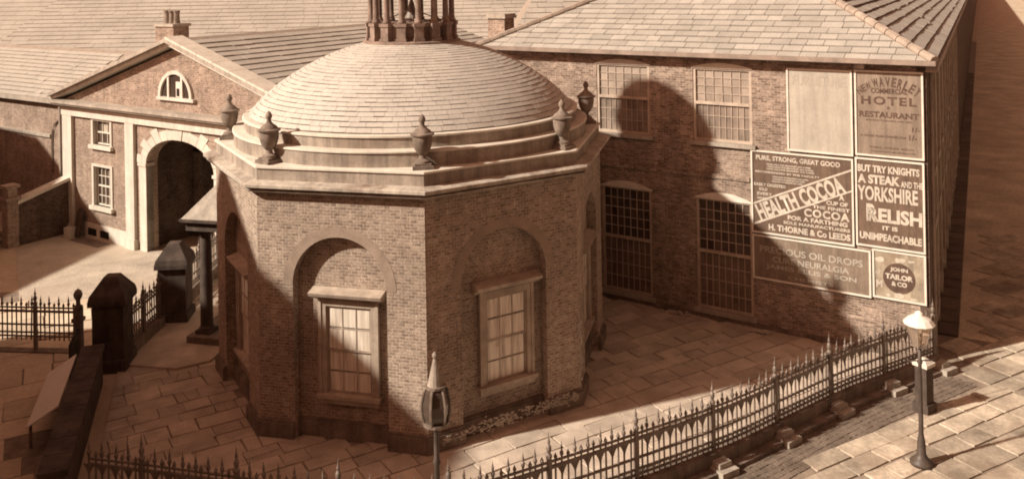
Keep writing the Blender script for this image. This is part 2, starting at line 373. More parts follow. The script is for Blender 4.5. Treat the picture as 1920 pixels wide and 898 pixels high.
for i in range(70):
    ln_ = rnd.uniform(0.8, 1.3); c_ = CN+street_dir*(q_+ln_/2)+street_n*0.33
    pts_ = [(-ln_/2+0.04, -0.27), (ln_/2-0.04, -0.27), (ln_/2-0.04, 0.27), (-ln_/2+0.04, 0.27)]
    w2 = [c_+street_dir*a_-street_n*b_ for a_, b_ in pts_]
    MB().add([(p_.x-c_.x, p_.y-c_.y, 0.012) for p_ in w2]+[(p_.x-c_.x, p_.y-c_.y, 0.07) for p_ in w2], [(4, 5, 6, 7), (0, 1, 5, 4), (1, 2, 6, 5), (2, 3, 7, 6), (3, 0, 4, 7)]).build('flagstone', 'sett_dark', gut, loc=(c_.x, c_.y, 0)); q_ += ln_
road = MB().add([tuple(CN+street_n*0.6+street_dir*2.3)+(0.006,), tuple(CN+street_n*12.8+street_dir*2.3)+(0.006,), tuple(CN+street_n*12.8+street_dir*400)+(0.006,), tuple(CN+street_n*0.6+street_dir*400)+(0.006,)], [(0, 1, 2, 3)]).build('carriageway', 'macadam'); struct(road)
# strip of setts along the foot of the dwarf wall
setts = MB().add([(fc[0][0], fc[0][1], 0.008)]+[(x, y, 0.008) for x, y in fc[1:-1]]+[(x+0.7, y-1.0, 0.008) for x, y in reversed(fc[1:-1])], [tuple(range(2*(len(fc)-2)+1))]).build('sett_gutter', 'joint'); struct(setts)
rnd = random.Random(5); sm = MB()
cc = catmull(FENCE, 40)
for row in range(6):
    for i in range(0, len(cc)-3, 2):
        (ax, ay), (bx, by) = cc[i], cc[i+2]; d = Vector((bx-ax, by-ay)); L = d.length
        if L < 0.05: continue
        d /= L; nrm = Vector((-d.y, d.x))
        if nrm.y > 0 and abs(nrm.y) > 0: nrm = -nrm
        o = Vector((ax, ay))+nrm*(0.36+row*0.15+rnd.uniform(-.01, .01))+d*(0.09 if row % 2 else 0)
        h = 0.024+rnd.uniform(-.006, .006); q = [o, o+d*(L-0.012), o+d*(L-0.012)+nrm*0.138, o+nrm*0.138]
        sm.add([(p.x, p.y, 0.004) for p in q]+[(p.x, p.y, h) for p in q], [(4, 5, 6, 7), (0, 1, 5, 4), (1, 2, 6, 5), (2, 3, 7, 6), (3, 0, 4, 7)])
stuff(sm.build('sett', 'sett', setts))
ld = MB().prism([(-11.15, 24.75), (-9.55, 24.45), (-8.75, 24.9), (-7.9, 28.5), (-11.1, 29.6)], 0, 0.10).build('porch_landing', 'flag'); struct(ld)
# forecourt of the gatehouse, pale with darker blotches
cq = [GP(2.2, 0.3), GP(12.0, 0.3), (-11.0, 33.2), (-11.35, 28.0), (-11.35, 25.5), (-13.0, 26.5), (-17.0, 30.0), (-20.5, 36.0)]
ct = MB().add([(x, y, 0.010) for x, y in reversed(cq)], [tuple(range(len(cq)))]).build('forecourt', 'court'); struct(ct)
# old flags of the street on the left, running away from the camera
lp = MB().add([(-24, 14, 0.006), (-9.2, 14, 0.006), (-9.2, 17.6, 0.006), (-11.9, 24.6, 0.006), (-13, 27, 0.006), (-17, 31, 0.006), (-24, 31, 0.006)], [tuple(range(7))]).build('side_street', 'joint'); struct(lp)
def keep_left(x, y):
    t_ = (y-17.6)/(24.6-17.6); lim = -9.3-2.6*max(0, min(1, t_))
    return -24 < x < lim-0.55 and 14 < y < 30
flagstones(lp, 'flagstone', 'flag_left', keep_left, math.radians(28), -20, 12, 10, 42, (0.8, 1.2), (1.2, 2.4), 0.03, 0.02, 0.006, 21, None, 300)

# ------------------------------------------------------------------ slates
def slates(parent, O, A, U, N, x0, x1, ylen, course, wid, m, poly=None, single=0, name='slate', gap=0.03, th=0.028, seed=1, jitter=0.012):
    """courses of slates on the plane through O with axes A (along), U (up the slope), N (outward); poly clips in (a,u)"""
    rnd = random.Random(seed); rest = MB(); cnt = 0; O, A, U, N = Vector(O), Vector(A), Vector(U), Vector(N)
    nrow = int(ylen/course)
    for r in range(nrow):
        y = r*course; x = x0-rnd.random()*wid
        while x < x1:
            wd = wid*rnd.uniform(0.72, 1.28)
            sl_ = -rnd.uniform(.03, .09) if (rnd.random() < 0.03 and r > 0) else 0.0
            q = [(x+0.008, y+sl_+rnd.uniform(-jitter, jitter)), (x+wd-0.008, y+sl_+rnd.uniform(-jitter, jitter)), (x+wd-0.008, y+course-gap), (x+0.008, y+course-gap)]
            x += wd
            if poly: q = clip_convex(q, poly)
            if len(q) < 3 or area(q) < 0.012: continue
            n = len(q); k = th*rnd.uniform(0.8, 1.35)
            def P(a, u, top):
                h = (k*(1-(u-y)/course)+0.010) if top else 0.0
                return O+A*a+U*u+N*h
            vs = [P(a, u, False) for a, u in q]+[P(a, u, True) for a, u in q]
            fs = [tuple(range(n, 2*n))]+[(i, (i+1) % n, n+(i+1) % n, n+i) for i in range(n)]
            if cnt < single:
                c = vs[0].copy(); MB().add([v-c for v in vs], fs).build(name, m, parent, loc=c); cnt += 1
            else: rest.add(vs, fs)
    if rest.v: stuff(rest.build(name+'_courses', m, parent))

# ------------------------------------------------------------------ the octagonal building
octo = thing('octagonal_building', 'domed octagonal brick building with arched window recesses in the middle of the yard', 'building', (OX, OY, 0), OA)
T8 = math.tan(PI/8); DEP = 0.26; ZW = 5.86
MB().lathe([((AP-DEP-0.01)/math.cos(PI/8), 0), ((AP-DEP-0.01)/math.cos(PI/8), 6.0)], 8, a0=-PI/2+PI/8).build('core_wall', 'brick_oct', octo)
h2 = OS/2; hb = (AP-DEP)*T8
ax0, ax1 = 0.90-h2, 3.26-h2; acx = (ax0+ax1)/2; ar = (ax1-ax0)/2; asp = 4.82-ar
def face_wall():
    poly = [(-h2, 0), (ax0, 0), (ax0, asp)]+arc(acx, asp, ar, ar, PI, 0, 24)[1:-1]+[(ax1, asp), (ax1, 0), (h2, 0), (h2, ZW), (-h2, ZW)]
    n = len(poly); mb = MB()
    back = [(hb*(1 if x > 0 else -1) if abs(abs(x)-h2) < 1e-6 else x, z) for x, z in poly]
    mb.add([(x, -AP, z) for x, z in poly]+[(x, -AP+DEP, z) for x, z in back], [tuple(range(n))]+[((i+1) % n, i, n+i, n+(i+1) % n) for i in range(n)])
    return mb.mesh('wall_face', 'brick_oct')
fw_me = face_wall()
def arch_ring_me():
    mb = MB(); o_ = arc(acx, asp, ar+0.24, ar+0.24, 0, PI, 30); i_ = arc(acx, asp, ar+0.001, ar+0.001, 0, PI, 30)
    for q in range(30): mb.add([(i_[q][0], -AP-0.006, i_[q][1]), (o_[q][0], -AP-0.006, o_[q][1]), (o_[q+1][0], -AP-0.006, o_[q+1][1]), (i_[q+1][0], -AP-0.006, i_[q+1][1])], [(0, 1, 2, 3)])
    return mb.mesh('arch_ring', 'gauged')
arm_ = arch_ring_me()
def quadbar(x0, x1, z0, z1, y0, y1): return MB().box(x0, x1, y0, y1, z0, z1)
wf0, wf1, wz0, wz1 = 1.50-h2, 2.94-h2, 1.10, 3.30
yr = -AP+DEP                                                  # recess plane
def oct_window(rz):
    fr = MB(); b = 0.15
    fr.box(wf0, wf0+b, yr-0.10, yr+0.02, wz0, wz1).box(wf1-b, wf1, yr-0.10, yr+0.02, wz0, wz1).box(wf0+b, wf1-b, yr-0.10, yr+0.02, wz1-b, wz1)
    fr.box(wf0-0.035, wf0+0.04, yr-0.125, yr-0.02, wz0, wz1+0.03).box(wf1-0.04, wf1+0.035, yr-0.125, yr-0.02, wz0, wz1+0.03)
    fo = fr.build('window', 'frame', octo, rz=rz)
    hd = MB(); hx0, hx1 = wf0-0.19, wf1+0.19
    prof = [(0.0, 0.02), (-0.12, 0.02), (-0.16, 0.08), (-0.30, 0.12), (-0.33, 0.20), (0.0, 0.27)]
    n = len(prof)
    hd.add([(hx0, yr+a, wz1+z) for a, z in prof]+[(hx1, yr+a, wz1+z) for a, z in prof], [tuple(range(n)), tuple(range(2*n-1, n-1, -1))]+[((i+1) % n, i, n+i, n+(i+1) % n) for i in range(n)])
    hd.build('hood', 'frame', fo)
    MB().box(wf0-0.08, wf1+0.08, yr-0.20, yr+0.02, wz0-0.09, wz0).box(wf0-0.04, wf1+0.04, yr-0.12, yr+0.02, wz0-0.22, wz0-0.09).build('sill', 'frame', fo)
    ix0, ix1, iz0, iz1 = wf0+b, wf1-b, wz0, wz1-b; mid = (iz0+iz1)/2
    sash = MB()
    for (za, zb, yy) in ((iz0, mid+0.03, yr-0.02), (mid-0.03, iz1, yr-0.055)):
        sash.box(ix0, ix0+0.05, yy, yy+0.03, za, zb).box(ix1-0.05, ix1, yy, yy+0.03, za, zb).box(ix0+0.05, ix1-0.05, yy, yy+0.03, za, za+0.055).box(ix0+0.05, ix1-0.05, yy, yy+0.03, zb-0.05, zb)
        for i in (1, 2):
            x = ix0+0.05+(ix1-ix0-0.10)*i/3; sash.box(x-0.013, x+0.013, yy+0.003, yy+0.027, za+0.055, zb-0.05)
        zm = (za+zb)/2; sash.box(ix0+0.05, ix1-0.05, yy+0.005, yy+0.025, zm-0.013, zm+0.013)
    sash.build('sash', 'frame', fo)
    pw = (ix1-ix0-0.10)/3; ph = (iz1-iz0)/4
    pm = MB().box(0, pw-0.026, 0, 0.004, 0, ph-0.04).mesh('pane', None)
    for r in range(4):
        for c in range(3):
            key = ('curtain' if (c != 0 or r != 3) else 'blind')
            me = pm.copy(); me.materials.append(M['curtain_pane'])
            link('pane', me, fo, (ix0+0.05+pw*c+0.013, yr-0.012 if r < 2 else yr-0.04, iz0+ph*r+0.02))
    return fo
def curtain_pane():
    # glass with drawn pale curtains right behind it: fold shading is painted as streaks running down
    m, t, b = mat('curtain_pane', 0.25, 0.5); co = geoco(t)
    mp = t.nodes.new('ShaderNodeMapping'); mp.inputs['Scale'].default_value = (9, 9, 0.6); t.links.new(co, mp.inputs['Vector'])
    c = add_mix(t, (0.46, 0.375, 0.30), (0.88, 0.80, 0.68), ramp(t, noise(t, mp.outputs[0], 1.2, 3), 0.25, 0.62))
    c2 = add_mix(t, c, (0.24, 0.185, 0.145), ramp(t, noise(t, co, 1.7, 4, 0.6), 0.66, 0.85))
    t.links.new(c2, b.inputs['Base Color']); return m
M['curtain_pane'] = curtain_pane()
PL = 0.10
pl_poly = []
pl_me = MB()
hp = (AP+PL)*T8
for (xa, xb) in ((-1, 0), (0, 1)):
    pass
def plinth_me():
    mb = MB()
    zt = 0.40
    for sgn in (-1, 1):
        xi = (ax0 if sgn < 0 else ax1)
        pts = [(sgn*hp, -AP-PL), (xi, -AP-PL), (xi, -AP+0.01), (sgn*h2, -AP+0.01)]
        if sgn > 0: pts = pts[::-1]
        mb.prism(pts, 0, zt)
        pts2 = [(sgn*(h2), -AP-0.001), (xi, -AP-0.001), (xi, -AP-PL*0.55), (sgn*(AP+PL*0.55)*T8, -AP-PL*0.55)]
        if sgn > 0: pts2 = pts2[::-1]
        mb.prism(pts2[::-1], zt, zt+0.05)
    mb.box(ax0+0.002, ax1-0.002, yr-0.09, yr+0.01, 0, zt).box(ax0+0.002, ax1-0.002, yr-0.05, yr+0.01, zt, zt+0.05)
    return mb.mesh('plinth', 'plinth')
pme = plinth_me()
for j in range(-2, 4):
    link('wall_face', fw_me, octo, rz=j*PI/4)
    link('plinth', pme, octo, rz=j*PI/4); link('arch_ring', arm_, octo, rz=j*PI/4)
    if j in (-1, 0, 1, 2): oct_window(j*PI/4)
for j in (4, 5): link('wall_face', fw_me, octo, rz=j*PI/4)
def ring8(prof, name, m, a_n=8):
    # closed octagonal ring swept from (apothem offset, z) profile
    mb = MB(); n = len(prof); k = 0
    for (d, z) in prof:
        R = (AP+d)/math.cos(PI/8)
        mb.v += [(R*math.cos(-PI/2+PI/8+i*PI/4), R*math.sin(-PI/2+PI/8+i*PI/4), z) for i in range(8)]
    for q in range(n):
        q2 = (q+1) % n
        for i in range(8):
            i2 = (i+1) % 8; mb.f.append((q*8+i, q*8+i2, q2*8+i2, q2*8+i))
    return mb.build(name, m, octo)
# cornice: bed mould, corona, sloping top
ring8([(-0.3, 5.80), (0.06, 5.80), (0.09, 5.845), (0.215, 5.85), (0.235, 5.88), (0.17, 5.885), (0.17, 5.945), (0.29, 5.95), (0.31, 5.965), (0.31, 6.03), (0.29, 6.045), (-0.05, 6.085), (-0.3, 6.07)], 'cornice', 'cornice')
pj = MB()
ring8([(-0.6, 6.05), (-0.012, 6.05), (-0.012, 6.36), (-0.6, 6.36)], 'parapet', 'parapet')
ring8([(-0.62, 6.36), (0.03, 6.36), (0.03, 6.405), (0.0, 6.42), (-0.62, 6.42)], 'coping', 'coping')
MB().lathe([(4.95, 6.40), (4.95, 6.76)], 96).build('attic_ring', 'parapet', octo)
o = MB().lathe([(4.7, 6.755), (4.985, 6.755), (4.985, 6.79), (4.955, 6.805), (4.55, 6.81)], 96, cap=False).build('coping', 'coping', octo)
MB().lathe([(4.68, 6.80), (4.68, 7.07)], 96).build('attic_ring', 'parapet', octo)
MB().lathe([(4.45, 7.065), (4.72, 7.065), (4.72, 7.11), (4.69, 7.125), (4.2, 7.13)], 96, cap=False).build('coping', 'coping', octo)
# shadow-gap joints of the rings are stone blocks: thin recessed joints
prof = [(4.54, 7.15), (4.40, 7.33), (4.22, 7.52), (3.98, 7.73), (3.70, 7.94), (3.37, 8.16), (3.0, 8.37), (2.6, 8.57), (2.2, 8.735), (1.78, 8.87), (1.35, 8.985)]
def prof_at(t):
    # arc-length lookup
    L = [0]
    for i in range(1, len(prof)): L.append(L[-1]+math.hypot(prof[i][0]-prof[i-1][0], prof[i][1]-prof[i-1][1]))
    s = t*L[-1]
    for i in range(1, len(prof)):
        if s <= L[i]+1e-9:
            u = (s-L[i-1])/(L[i]-L[i-1]); return (prof[i-1][0]+(prof[i][0]-prof[i-1][0])*u, prof[i-1][1]+(prof[i][1]-prof[i-1][1])*u)
    return prof[-1]
dome = MB().lathe([(r-0.02, z-0.02) for r, z in prof], 72, cap=False).build('dome', 'underlay', octo)
NR = 25; dm = MB(); rnd = random.Random(9)
for r in range(NR):
    t0, t1 = r/NR, (r+1)/NR-0.0036
    r0, z0 = prof_at(t0); r1, z1 = prof_at(t1)
    dr, dz = r1-r0, z1-z0; L = math.hypot(dr, dz); nr, nz = -dz/L*-1, -dr/L*1
    nr, nz = dz/L, -dr/L
    n = max(14, int(2*PI*r0/0.34)); a = rnd.random()
    edges = [0]
    while edges[-1] < 2*PI-0.02: edges.append(min(2*PI, edges[-1]+2*PI/n*rnd.uniform(0.75, 1.25)))
    for i in range(len(edges)-1):
        a0, a1 = a+edges[i]+0.0035/r0, a+edges[i+1]-0.0035/r0
        k = rnd.uniform(0.009, 0.017); jj = rnd.uniform(-0.010, 0.010)
        # flush follow of the curve with three columns per slate for roundness
        cols = [a0, (a0+a1)/2, a1]; vs = []
        for aa in cols:
            c_, s_ = math.cos(aa), math.sin(aa)
            rb, zb = r0-dr/L*jj, z0-dz/L*jj
            vs += [(rb*c_, rb*s_, zb), ((rb+nr*k)*c_, (rb+nr*k)*s_, zb+nz*k), ((r1+nr*0.006)*c_, (r1+nr*0.006)*s_, z1+nz*0.006)]
        dm.add(vs, [(1, 4, 5, 2), (4, 7, 8, 5), (0, 3, 4, 1), (3, 6, 7, 4), (0, 1, 2), (6, 8, 7)])
stuff(dm.build('slate_courses', 'slate_dome', dome))
# cupola
cup = MB().lathe([(1.30, 8.97), (1.40, 8.97), (1.40, 9.03), (1.33, 9.06), (1.18, 9.07)], 48).build('cupola', 'cupola', octo)
MB().lathe([(1.14, 9.06), (1.14, 9.12), (1.08, 9.14), (1.08, 9.44), (1.16, 9.47), (1.16, 9.54), (0.0, 9.55)], 48, cap=False).build('drum', 'cupola', cup)
pd = MB().box(-0.15, 0.15, -0.15, 0.15, 9.065, 9.14).box(-0.125, 0.125, -0.125, 0.125, 9.14, 9.47).box(-0.155, 0.155, -0.155, 0.155, 9.47, 9.56).mesh('pedestal', 'cupola')
cl = MB().lathe([(0.115, 9.56), (0.12, 9.60), (0.095, 9.64), (0.085, 9.68), (0.075, 10.5), (0.11, 10.55), (0.12, 10.62)], 14).mesh('column', 'cupola', True)
NC = 16
for i in range(NC):
    a = 2*PI*(i+0.3)/NC; x, y = 1.17*math.cos(a), 1.17*math.sin(a)
    link('pedestal', pd, cup, (x, y, 0), a); link('column', cl, cup, (x, y, 0), a)
MB().lathe([(1.0, 10.62), (1.30, 10.62), (1.32, 10.8), (1.5, 10.9), (1.5, 10.98), (1.42, 11.05), (1.42, 11.35), (1.34, 11.7), (1.13, 12.02), (0.8, 12.27), (0.4, 12.42), (0.08, 12.47), (0.01, 12.5)], 40).build('cap', 'lead', cup, True)
# bell frame inside the cupola
bf = MB()
bf.lathe([(0.07, 9.55), (0.05, 10.2), (0.03, 10.62)], 8)
for a in (0.4, 2.0, 3.5, 5.1): bf.tube([(0, 0, 9.9), (0.95*math.cos(a), 0.95*math.sin(a), 9.56)], 0.018, 5)
bf.build('bell_frame', 'cupola', cup)
MB().lathe([(0.02, 10.15), (0.07, 10.1), (0.10, 9.95), (0.14, 9.8), (0.2, 9.68), (0.21, 9.64)], 16).build('bell', 'iron', cup, True)
# downpipe with rainwater head and a streak of broken render at the near right corner
v3 = octv(3); 
dp = MB()
a3 = -PI/2+PI/8+PI/4
R3 = (AP+0.02)/math.cos(PI/8)
# porch on the face beyond the left corner
prz = -2*PI/4*1.0
pr = []
e = bpy.data.objects
def porch():
    rz = -PI/2
    px0, px1, pout = -1.95, 0.75, 1.75                       # along face; toward local -Y
    # local frame of face j=-2: x along the face (seen from outside, left to right), -y outward
    roof = MB()
    yb, yo = -AP-0.0, -AP-pout; zc, za = 3.78, 5.1; xm = (px0+px1)/2
    O = [(px0-0.2, yo-0.2, zc), (px1+0.2, yo-0.2, zc), (px1+0.2, yb, zc), (px0-0.2, yb, zc), (xm+0.3, yo+0.85, za), (xm+0.3, yb+0.2, za)]
    roof.add(O, [(0, 1, 4), (1, 2, 5, 4), (3, 0, 4, 5), (2, 3, 5), (3, 2, 1, 0)])
    ro = roof.build('porch_roof', 'stone', octo, rz=rz)
    ent = MB().box(px0-0.1, px1+0.1, yo-0.1, yb, 3.42, 3.70).box(px0-0.24, px1+0.24, yo-0.24, yb-0.02, 3.70, 3.785)
    ent.build('entablature', 'pier', ro)
    col = MB().box(-0.24, 0.24, -0.24, 0.24, 0.30, 0.40).lathe([(0.22, 0.40), (0.22, 0.46), (0.185, 0.5), (0.18, 1.6), (0.155, 3.22), (0.19, 3.26), (0.2, 3.32)], 20).box(-0.22, 0.22, -0.22, 0.22, 3.32, 3.42).mesh('column', 'pier')
    for x in (px0+0.3, px1-0.3): link('column', col, ro, (x, yo+0.3, 0))
    MB().box(px0-0.2, px1+0.15, yo-0.1, -AP-PL-0.01, 0, 0.30).build('step', 'plinth', ro)
    MB().box(xm-0.6, xm+0.6, -AP-0.05, -AP+0.02, 0.3, 2.9).build('door', 'panel', ro)
    return ro
porch()
# crumbling render along the foot of the right-hand front face
def crumble(parent, x0, x1, yfun, zc, n, m, seed, zs=0.09, ys=0.03):
    rnd = random.Random(seed); mb = MB()
    for i in range(n):
        x = rnd.uniform(x0, x1); z = zc+rnd.gauss(0, zs); a = rnd.uniform(0.02, 0.075); b_ = rnd.uniform(0.01, 0.035); y = yfun
        k = [(math.cos(2*PI*q/6)*a*rnd.uniform(.6, 1.2), math.sin(2*PI*q/6)*b_*rnd.uniform(.6, 1.2)) for q in range(6)]
        mb.add([(x+u, y, z+v) for u, v in k]+[(x+u*0.7, y-rnd.uniform(0.01, ys), z+v*0.7) for u, v in k], [tuple(range(6, 12))]+[(q, (q+1) % 6, 6+(q+1) % 6, 6+q) for q in range(6)])
    return stuff(mb.build('flaking_render', m, parent))
o = crumble(octo, -h2+0.25, h2-0.1, -AP-PL-0.0, 0.30, 260, 'plaster', 4, 0.05); o.rotation_euler = (0, 0, PI/4)
o = crumble(octo, ax0+0.1, ax1+0.8, -AP-PL-0.0, 0.43, 70, 'plaster', 14, 0.035); o.rotation_euler = (0, 0, PI/4)
vst = MB(); rnd = random.Random(31)
for i in range(34):
    z = 0.1+2.0*i/34; x = h2+0.02+rnd.uniform(-.05, .05); a = rnd.uniform(.02, .05)
    vst.add([(x-a, -AP-0.003, z), (x+a, -AP-0.003, z), (x+a*.6, -AP-0.03, z+0.05), (x-a*.6, -AP-0.02, z+0.05), (x, -AP-0.003, z+0.12)], [(0, 1, 2, 3), (3, 2, 4), (0, 3, 4), (1, 4, 2)])
stuff(vst.build('flaking_render', 'plaster', octo, rz=PI/4))
# urns on the parapet corners
ub = MB().box(-0.24, 0.24, -0.24, 0.24, 0, 0.08).box(-0.19, 0.19, -0.19, 0.19, 0.08, 0.13).mesh('base', 'urn')
ubd = MB().lathe([(0.18, 0.13), (0.17, 0.18), (0.085, 0.23), (0.075, 0.30), (0.12, 0.34), (0.19, 0.45), (0.225, 0.58), (0.235, 0.70), (0.225, 0.74), (0.275, 0.77), (0.28, 0.80), (0.22, 0.83)], 24).mesh('body', 'urn', True)
ul = MB().lathe([(0.215, 0.83), (0.19, 0.87), (0.12, 0.92), (0.07, 0.97), (0.05, 1.03), (0.075, 1.08), (0.085, 1.13), (0.06, 1.19), (0.015, 1.24)], 18).mesh('lid', 'urn', True)
ULAB = {0: 'dark stone urn on the far left corner of the parapet, against the gatehouse gable', 1: 'stone urn at the left end of the sunlit front parapet',
        2: 'stone urn on the near middle corner of the parapet, in front of the dome', 3: 'pale stone urn at the right end of the front parapet',
        4: 'dark stone urn on the far right corner of the parapet, beside the long brick wall'}
for k in range(5):
    x, y = octv(k, -0.36)
    u = thing('urn', ULAB[k], 'urn', (x, y, 6.42), OA+(k-1.5)*PI/4, 'urns on the parapet corners')
    for nm, me in (('base', ub), ('body', ubd), ('lid', ul)):
        oo = link(nm, me, u)
        if nm != 'base' and k == 0:
            try: me.set_sharp_from_angle(angle=math.radians(45))
            except Exception: pass

# ------------------------------------------------------------------ long brick building with the advertisements
lb = thing('long_brick_building', 'long two-storey brick building with slate hipped roof and painted advertisements', 'building', (WX, WY, 0), WA)
S0, S1, ZE = -6.95, 7.77, 8.2
wins = [('upper', -2.40, -0.47, 5.55, 7.86), ('upper', 1.02, 2.90, 5.55, 7.86), ('lower', -2.28, -0.47, 0.30, 3.78), ('lower', 1.06, 2.86, 0.30, 3.78)]
def holed_wall(s0, s1, z0, z1, holes, dep, m, parent, name='wall'):
    xs = sorted({s0, s1}|{h[0] for h in holes}|{h[1] for h in holes}); zs = sorted({z0, z1}|{h[2] for h in holes}|{h[3] for h in holes})
    mb = MB()
    for i in range(len(xs)-1):
        for k in range(len(zs)-1):
            cx, cz = (xs[i]+xs[i+1])/2, (zs[k]+zs[k+1])/2
            if any(h[0] < cx < h[1] and h[2] < cz < h[3] for h in holes): continue
            mb.add([(xs[i], 0, zs[k]), (xs[i+1], 0, zs[k]), (xs[i+1], 0, zs[k+1]), (xs[i], 0, zs[k+1])], [(0, 1, 2, 3)])
    for a, b, c, d in holes:
        mb.add([(a, 0, c), (b, 0, c), (b, 0, d), (a, 0, d), (a, dep, c), (b, dep, c), (b, dep, d), (a, dep, d)], [(0, 4, 5, 1), (1, 5, 6, 2), (2, 6, 7, 3), (3, 7, 4, 0)])
    return mb.build(name, m, parent)
holed_wall(S0, S1, 0, ZE, [w_[1:] for w_ in wins], 0.14, 'brick_long', lb)
# string course, plinth ledge
MB().box(S0, 2.80, -0.05, 0.002, 4.42, 4.56).build('string_course', 'brick_long', lb)
MB().box(S0, S1-0.02, -0.07, 0.002, 0, 0.16).build('plinth', 'plinth', lb)
def long_window(kind, a, b, c, d):
    fr = MB(); f = 0.085; y0, y1 = 0.02, 0.13
    zm = 6.74 if kind == 'upper' else 2.10
    fr.box(a, a+f, y0, y1, c, d).box(b-f, b, y0, y1, c, d).box(a+f, b-f, y0, y1, d-f, d).box(a+f, b-f, y0, y1, c, c+f).box(a+f, b-f, y0-0.01, y1, zm-0.045, zm+0.045)
    wo_ = fr.build('window', 'frame_long' if kind == 'lower' else 'frame_long', lb)
    # segmental head
    n = 14; rise = 0.15 if kind == 'upper' else 0.20; base = d-0.03
    top = [(a-0.03+(b-a+0.06)*i/n, base+0.03+rise*(1-(2*i/n-1)**2)) for i in range(n+1)]
    MB().slab([(a-0.03, base), (b+0.03, base)]+top[::-1], -0.025, 0.019).build('arch_head', 'frame_white', wo_)
    MB().box(a-0.12, b+0.12, -0.12, 0.019, c-0.12, c).build('sill', 'stone', wo_)
    ix0, ix1 = a+f, b-f
    if kind == 'upper': grids = ((zm+0.045, d-f, 6, 4, 'pane_pale'), (c+f, zm-0.045, 9, 3, 'pane_upper'))
    else: grids = ((zm+0.045, d-f, 7, 5, 'pane_dark'), (c+f, zm-0.045, 8, 4, 'panel'))
    bars = MB()
    for z0, z1, nx, nz, pm in grids:
        t_ = 0.022 if kind == 'lower' else 0.016
        yb = 0.055
        for i in range(1, nx):
            x = ix0+(ix1-ix0)*i/nx; bars.box(x-t_/2, x+t_/2, yb, yb+0.03, z0, z1)
        for k in range(1, nz):
            z = z0+(z1-z0)*k/nz; bars.box(ix0, ix1, yb+0.002, yb+0.028, z-t_/2, z+t_/2)
        pw, ph = (ix1-ix0)/nx, (z1-z0)/nz
        me = MB().box(0, pw, 0, 0.004, 0, ph).mesh('pane', pm)
        nm = 'pane' if pm != 'panel' else 'panel'
        for i in range(nx):
            for k in range(nz): link(nm, me, wo_, (ix0+pw*i, 0.082, z0+ph*k)).rotation_euler = (random.uniform(-.008, .008), 0, random.uniform(-.012, .012))
    bars.build('glazing_bars', 'frame_long', wo_)
M['pane_upper'] = plain('pane_upper', (0.31, 0.245, 0.2), rough=0.4, var=0.35, scale=1.8, spec=0.4, rnd=0.25, grain=0.12)
for w_ in wins: long_window(*w_)
# gutter and soffit
EV = 0.34
MB().box(S0-0.1, S1+0.28, -EV, 0.05, 8.17, 8.24).build('soffit', 'gutter', lb)
MB().box(S0-0.15, S1+0.30, -EV-0.13, -EV-0.002, 8.20, 8.33).build('gutter', 'gutter', lb)
MB().box(5.95, 6.2, -0.25, -0.02, 8.03, 8.165).build('bracket', 'stone', lb)
# roof: front slope with separate slates, hip, right-hand slope
SD = 11.5                                                     # depth of the building
# side wall runs back along the street
ca_, sa_ = math.cos(-WA), math.sin(-WA)
def loc_dir(v): return Vector((v.x*math.cos(WA)+v.y*math.sin(WA), -v.x*math.sin(WA)+v.y*math.cos(WA)))
sdv = loc_dir(street_dir)                                     # street direction in building coordinates
tp = 0.50; E1 = S1+0.26; E0 = S0-0.12; LEN = 420.0
roof = MB()
rr = 6.2                                                      # run from eaves to ridge
cor = Vector((E1, -EV)); far = cor+sdv*LEN
lft = Vector((E0, -EV))
rid1 = Vector((E1-rr*0.98+sdv.x*rr, -EV+rr)); rid0 = Vector((E0+rr, -EV+rr))
zr = 8.30+rr*tp
rv = [(lft.x, lft.y, 8.27), (cor.x, cor.y, 8.27), (rid1.x, rid1.y, zr-0.03), (rid0.x, rid0.y, zr-0.03), (far.x, far.y, 8.27), (far.x-rr, far.y, zr-0.03), (E0, -EV+2*rr, 8.27)]
roof.add(rv, [(0, 1, 2, 3), (1, 4, 5, 2), (0, 3, 6), (3, 2, 5, 6)])
rf = roof.build('roof', 'underlay_dark', lb)
sl = math.hypot(1, tp); U = Vector((0, 1/sl, tp/sl)); N = Vector((0, -tp/sl, 1/sl))
Lr = rr*sl
poly = [(0, 0), (E1-E0, 0), (rid1.x-E0, Lr), (rid0.x-E0, Lr)]
slates(rf, (E0, -EV, 8.275), (1, 0, 0), U, N, 0, E1-E0, Lr, 0.36, 0.62, 'slate', poly, single=235, seed=3)
# right slope
A2 = Vector((sdv.x, sdv.y, 0)); inn = Vector((-sdv.y, sdv.x, 0)); 
k2 = math.hypot(1, tp); U2 = (inn+Vector((0, 0, tp)))/k2; N2 = (Vector((0, 0, 1))-inn*tp)/k2
d1 = Vector((rid1.x-cor.x, rid1.y-cor.y)); a_hip = d1.dot(Vector((sdv.x, sdv.y)))
poly2 = [(0, 0), (LEN, 0), (LEN, rr*k2), (a_hip, rr*k2)]
slates(rf, (cor.x, cor.y, 8.275), A2, U2, N2, 0, 80, rr*k2, 0.42, 0.95, 'slate', poly2, single=60, seed=8, th=0.045)
# hip tiles
hv0 = Vector((cor.x, cor.y, 8.33)); hv1 = Vector((rid1.x, rid1.y, zr+0.05)); L = (hv1-hv0).length
for i in range(int(L/0.5)):
    a = hv0.lerp(hv1, i*0.5/L); b = hv0.lerp(hv1, (i*0.5+0.485)/L)
    MB().tube([a-a, b-a], [0.14, 0.125], 8).build('hip_tile', 'ridge', rf, loc=a)
hl0 = Vector((lft.x, lft.y, 8.33)); hl1 = Vector((rid0.x, rid0.y, zr+0.05)); L = (hl1-hl0).length
for i in range(int(L/0.5)):
    a = hl0.lerp(hl1, i*0.5/L); b = hl0.lerp(hl1, (i*0.5+0.485)/L)
    MB().tube([a-a, b-a], [0.12, 0.11], 8).build('hip_tile', 'ridge', rf, loc=a)
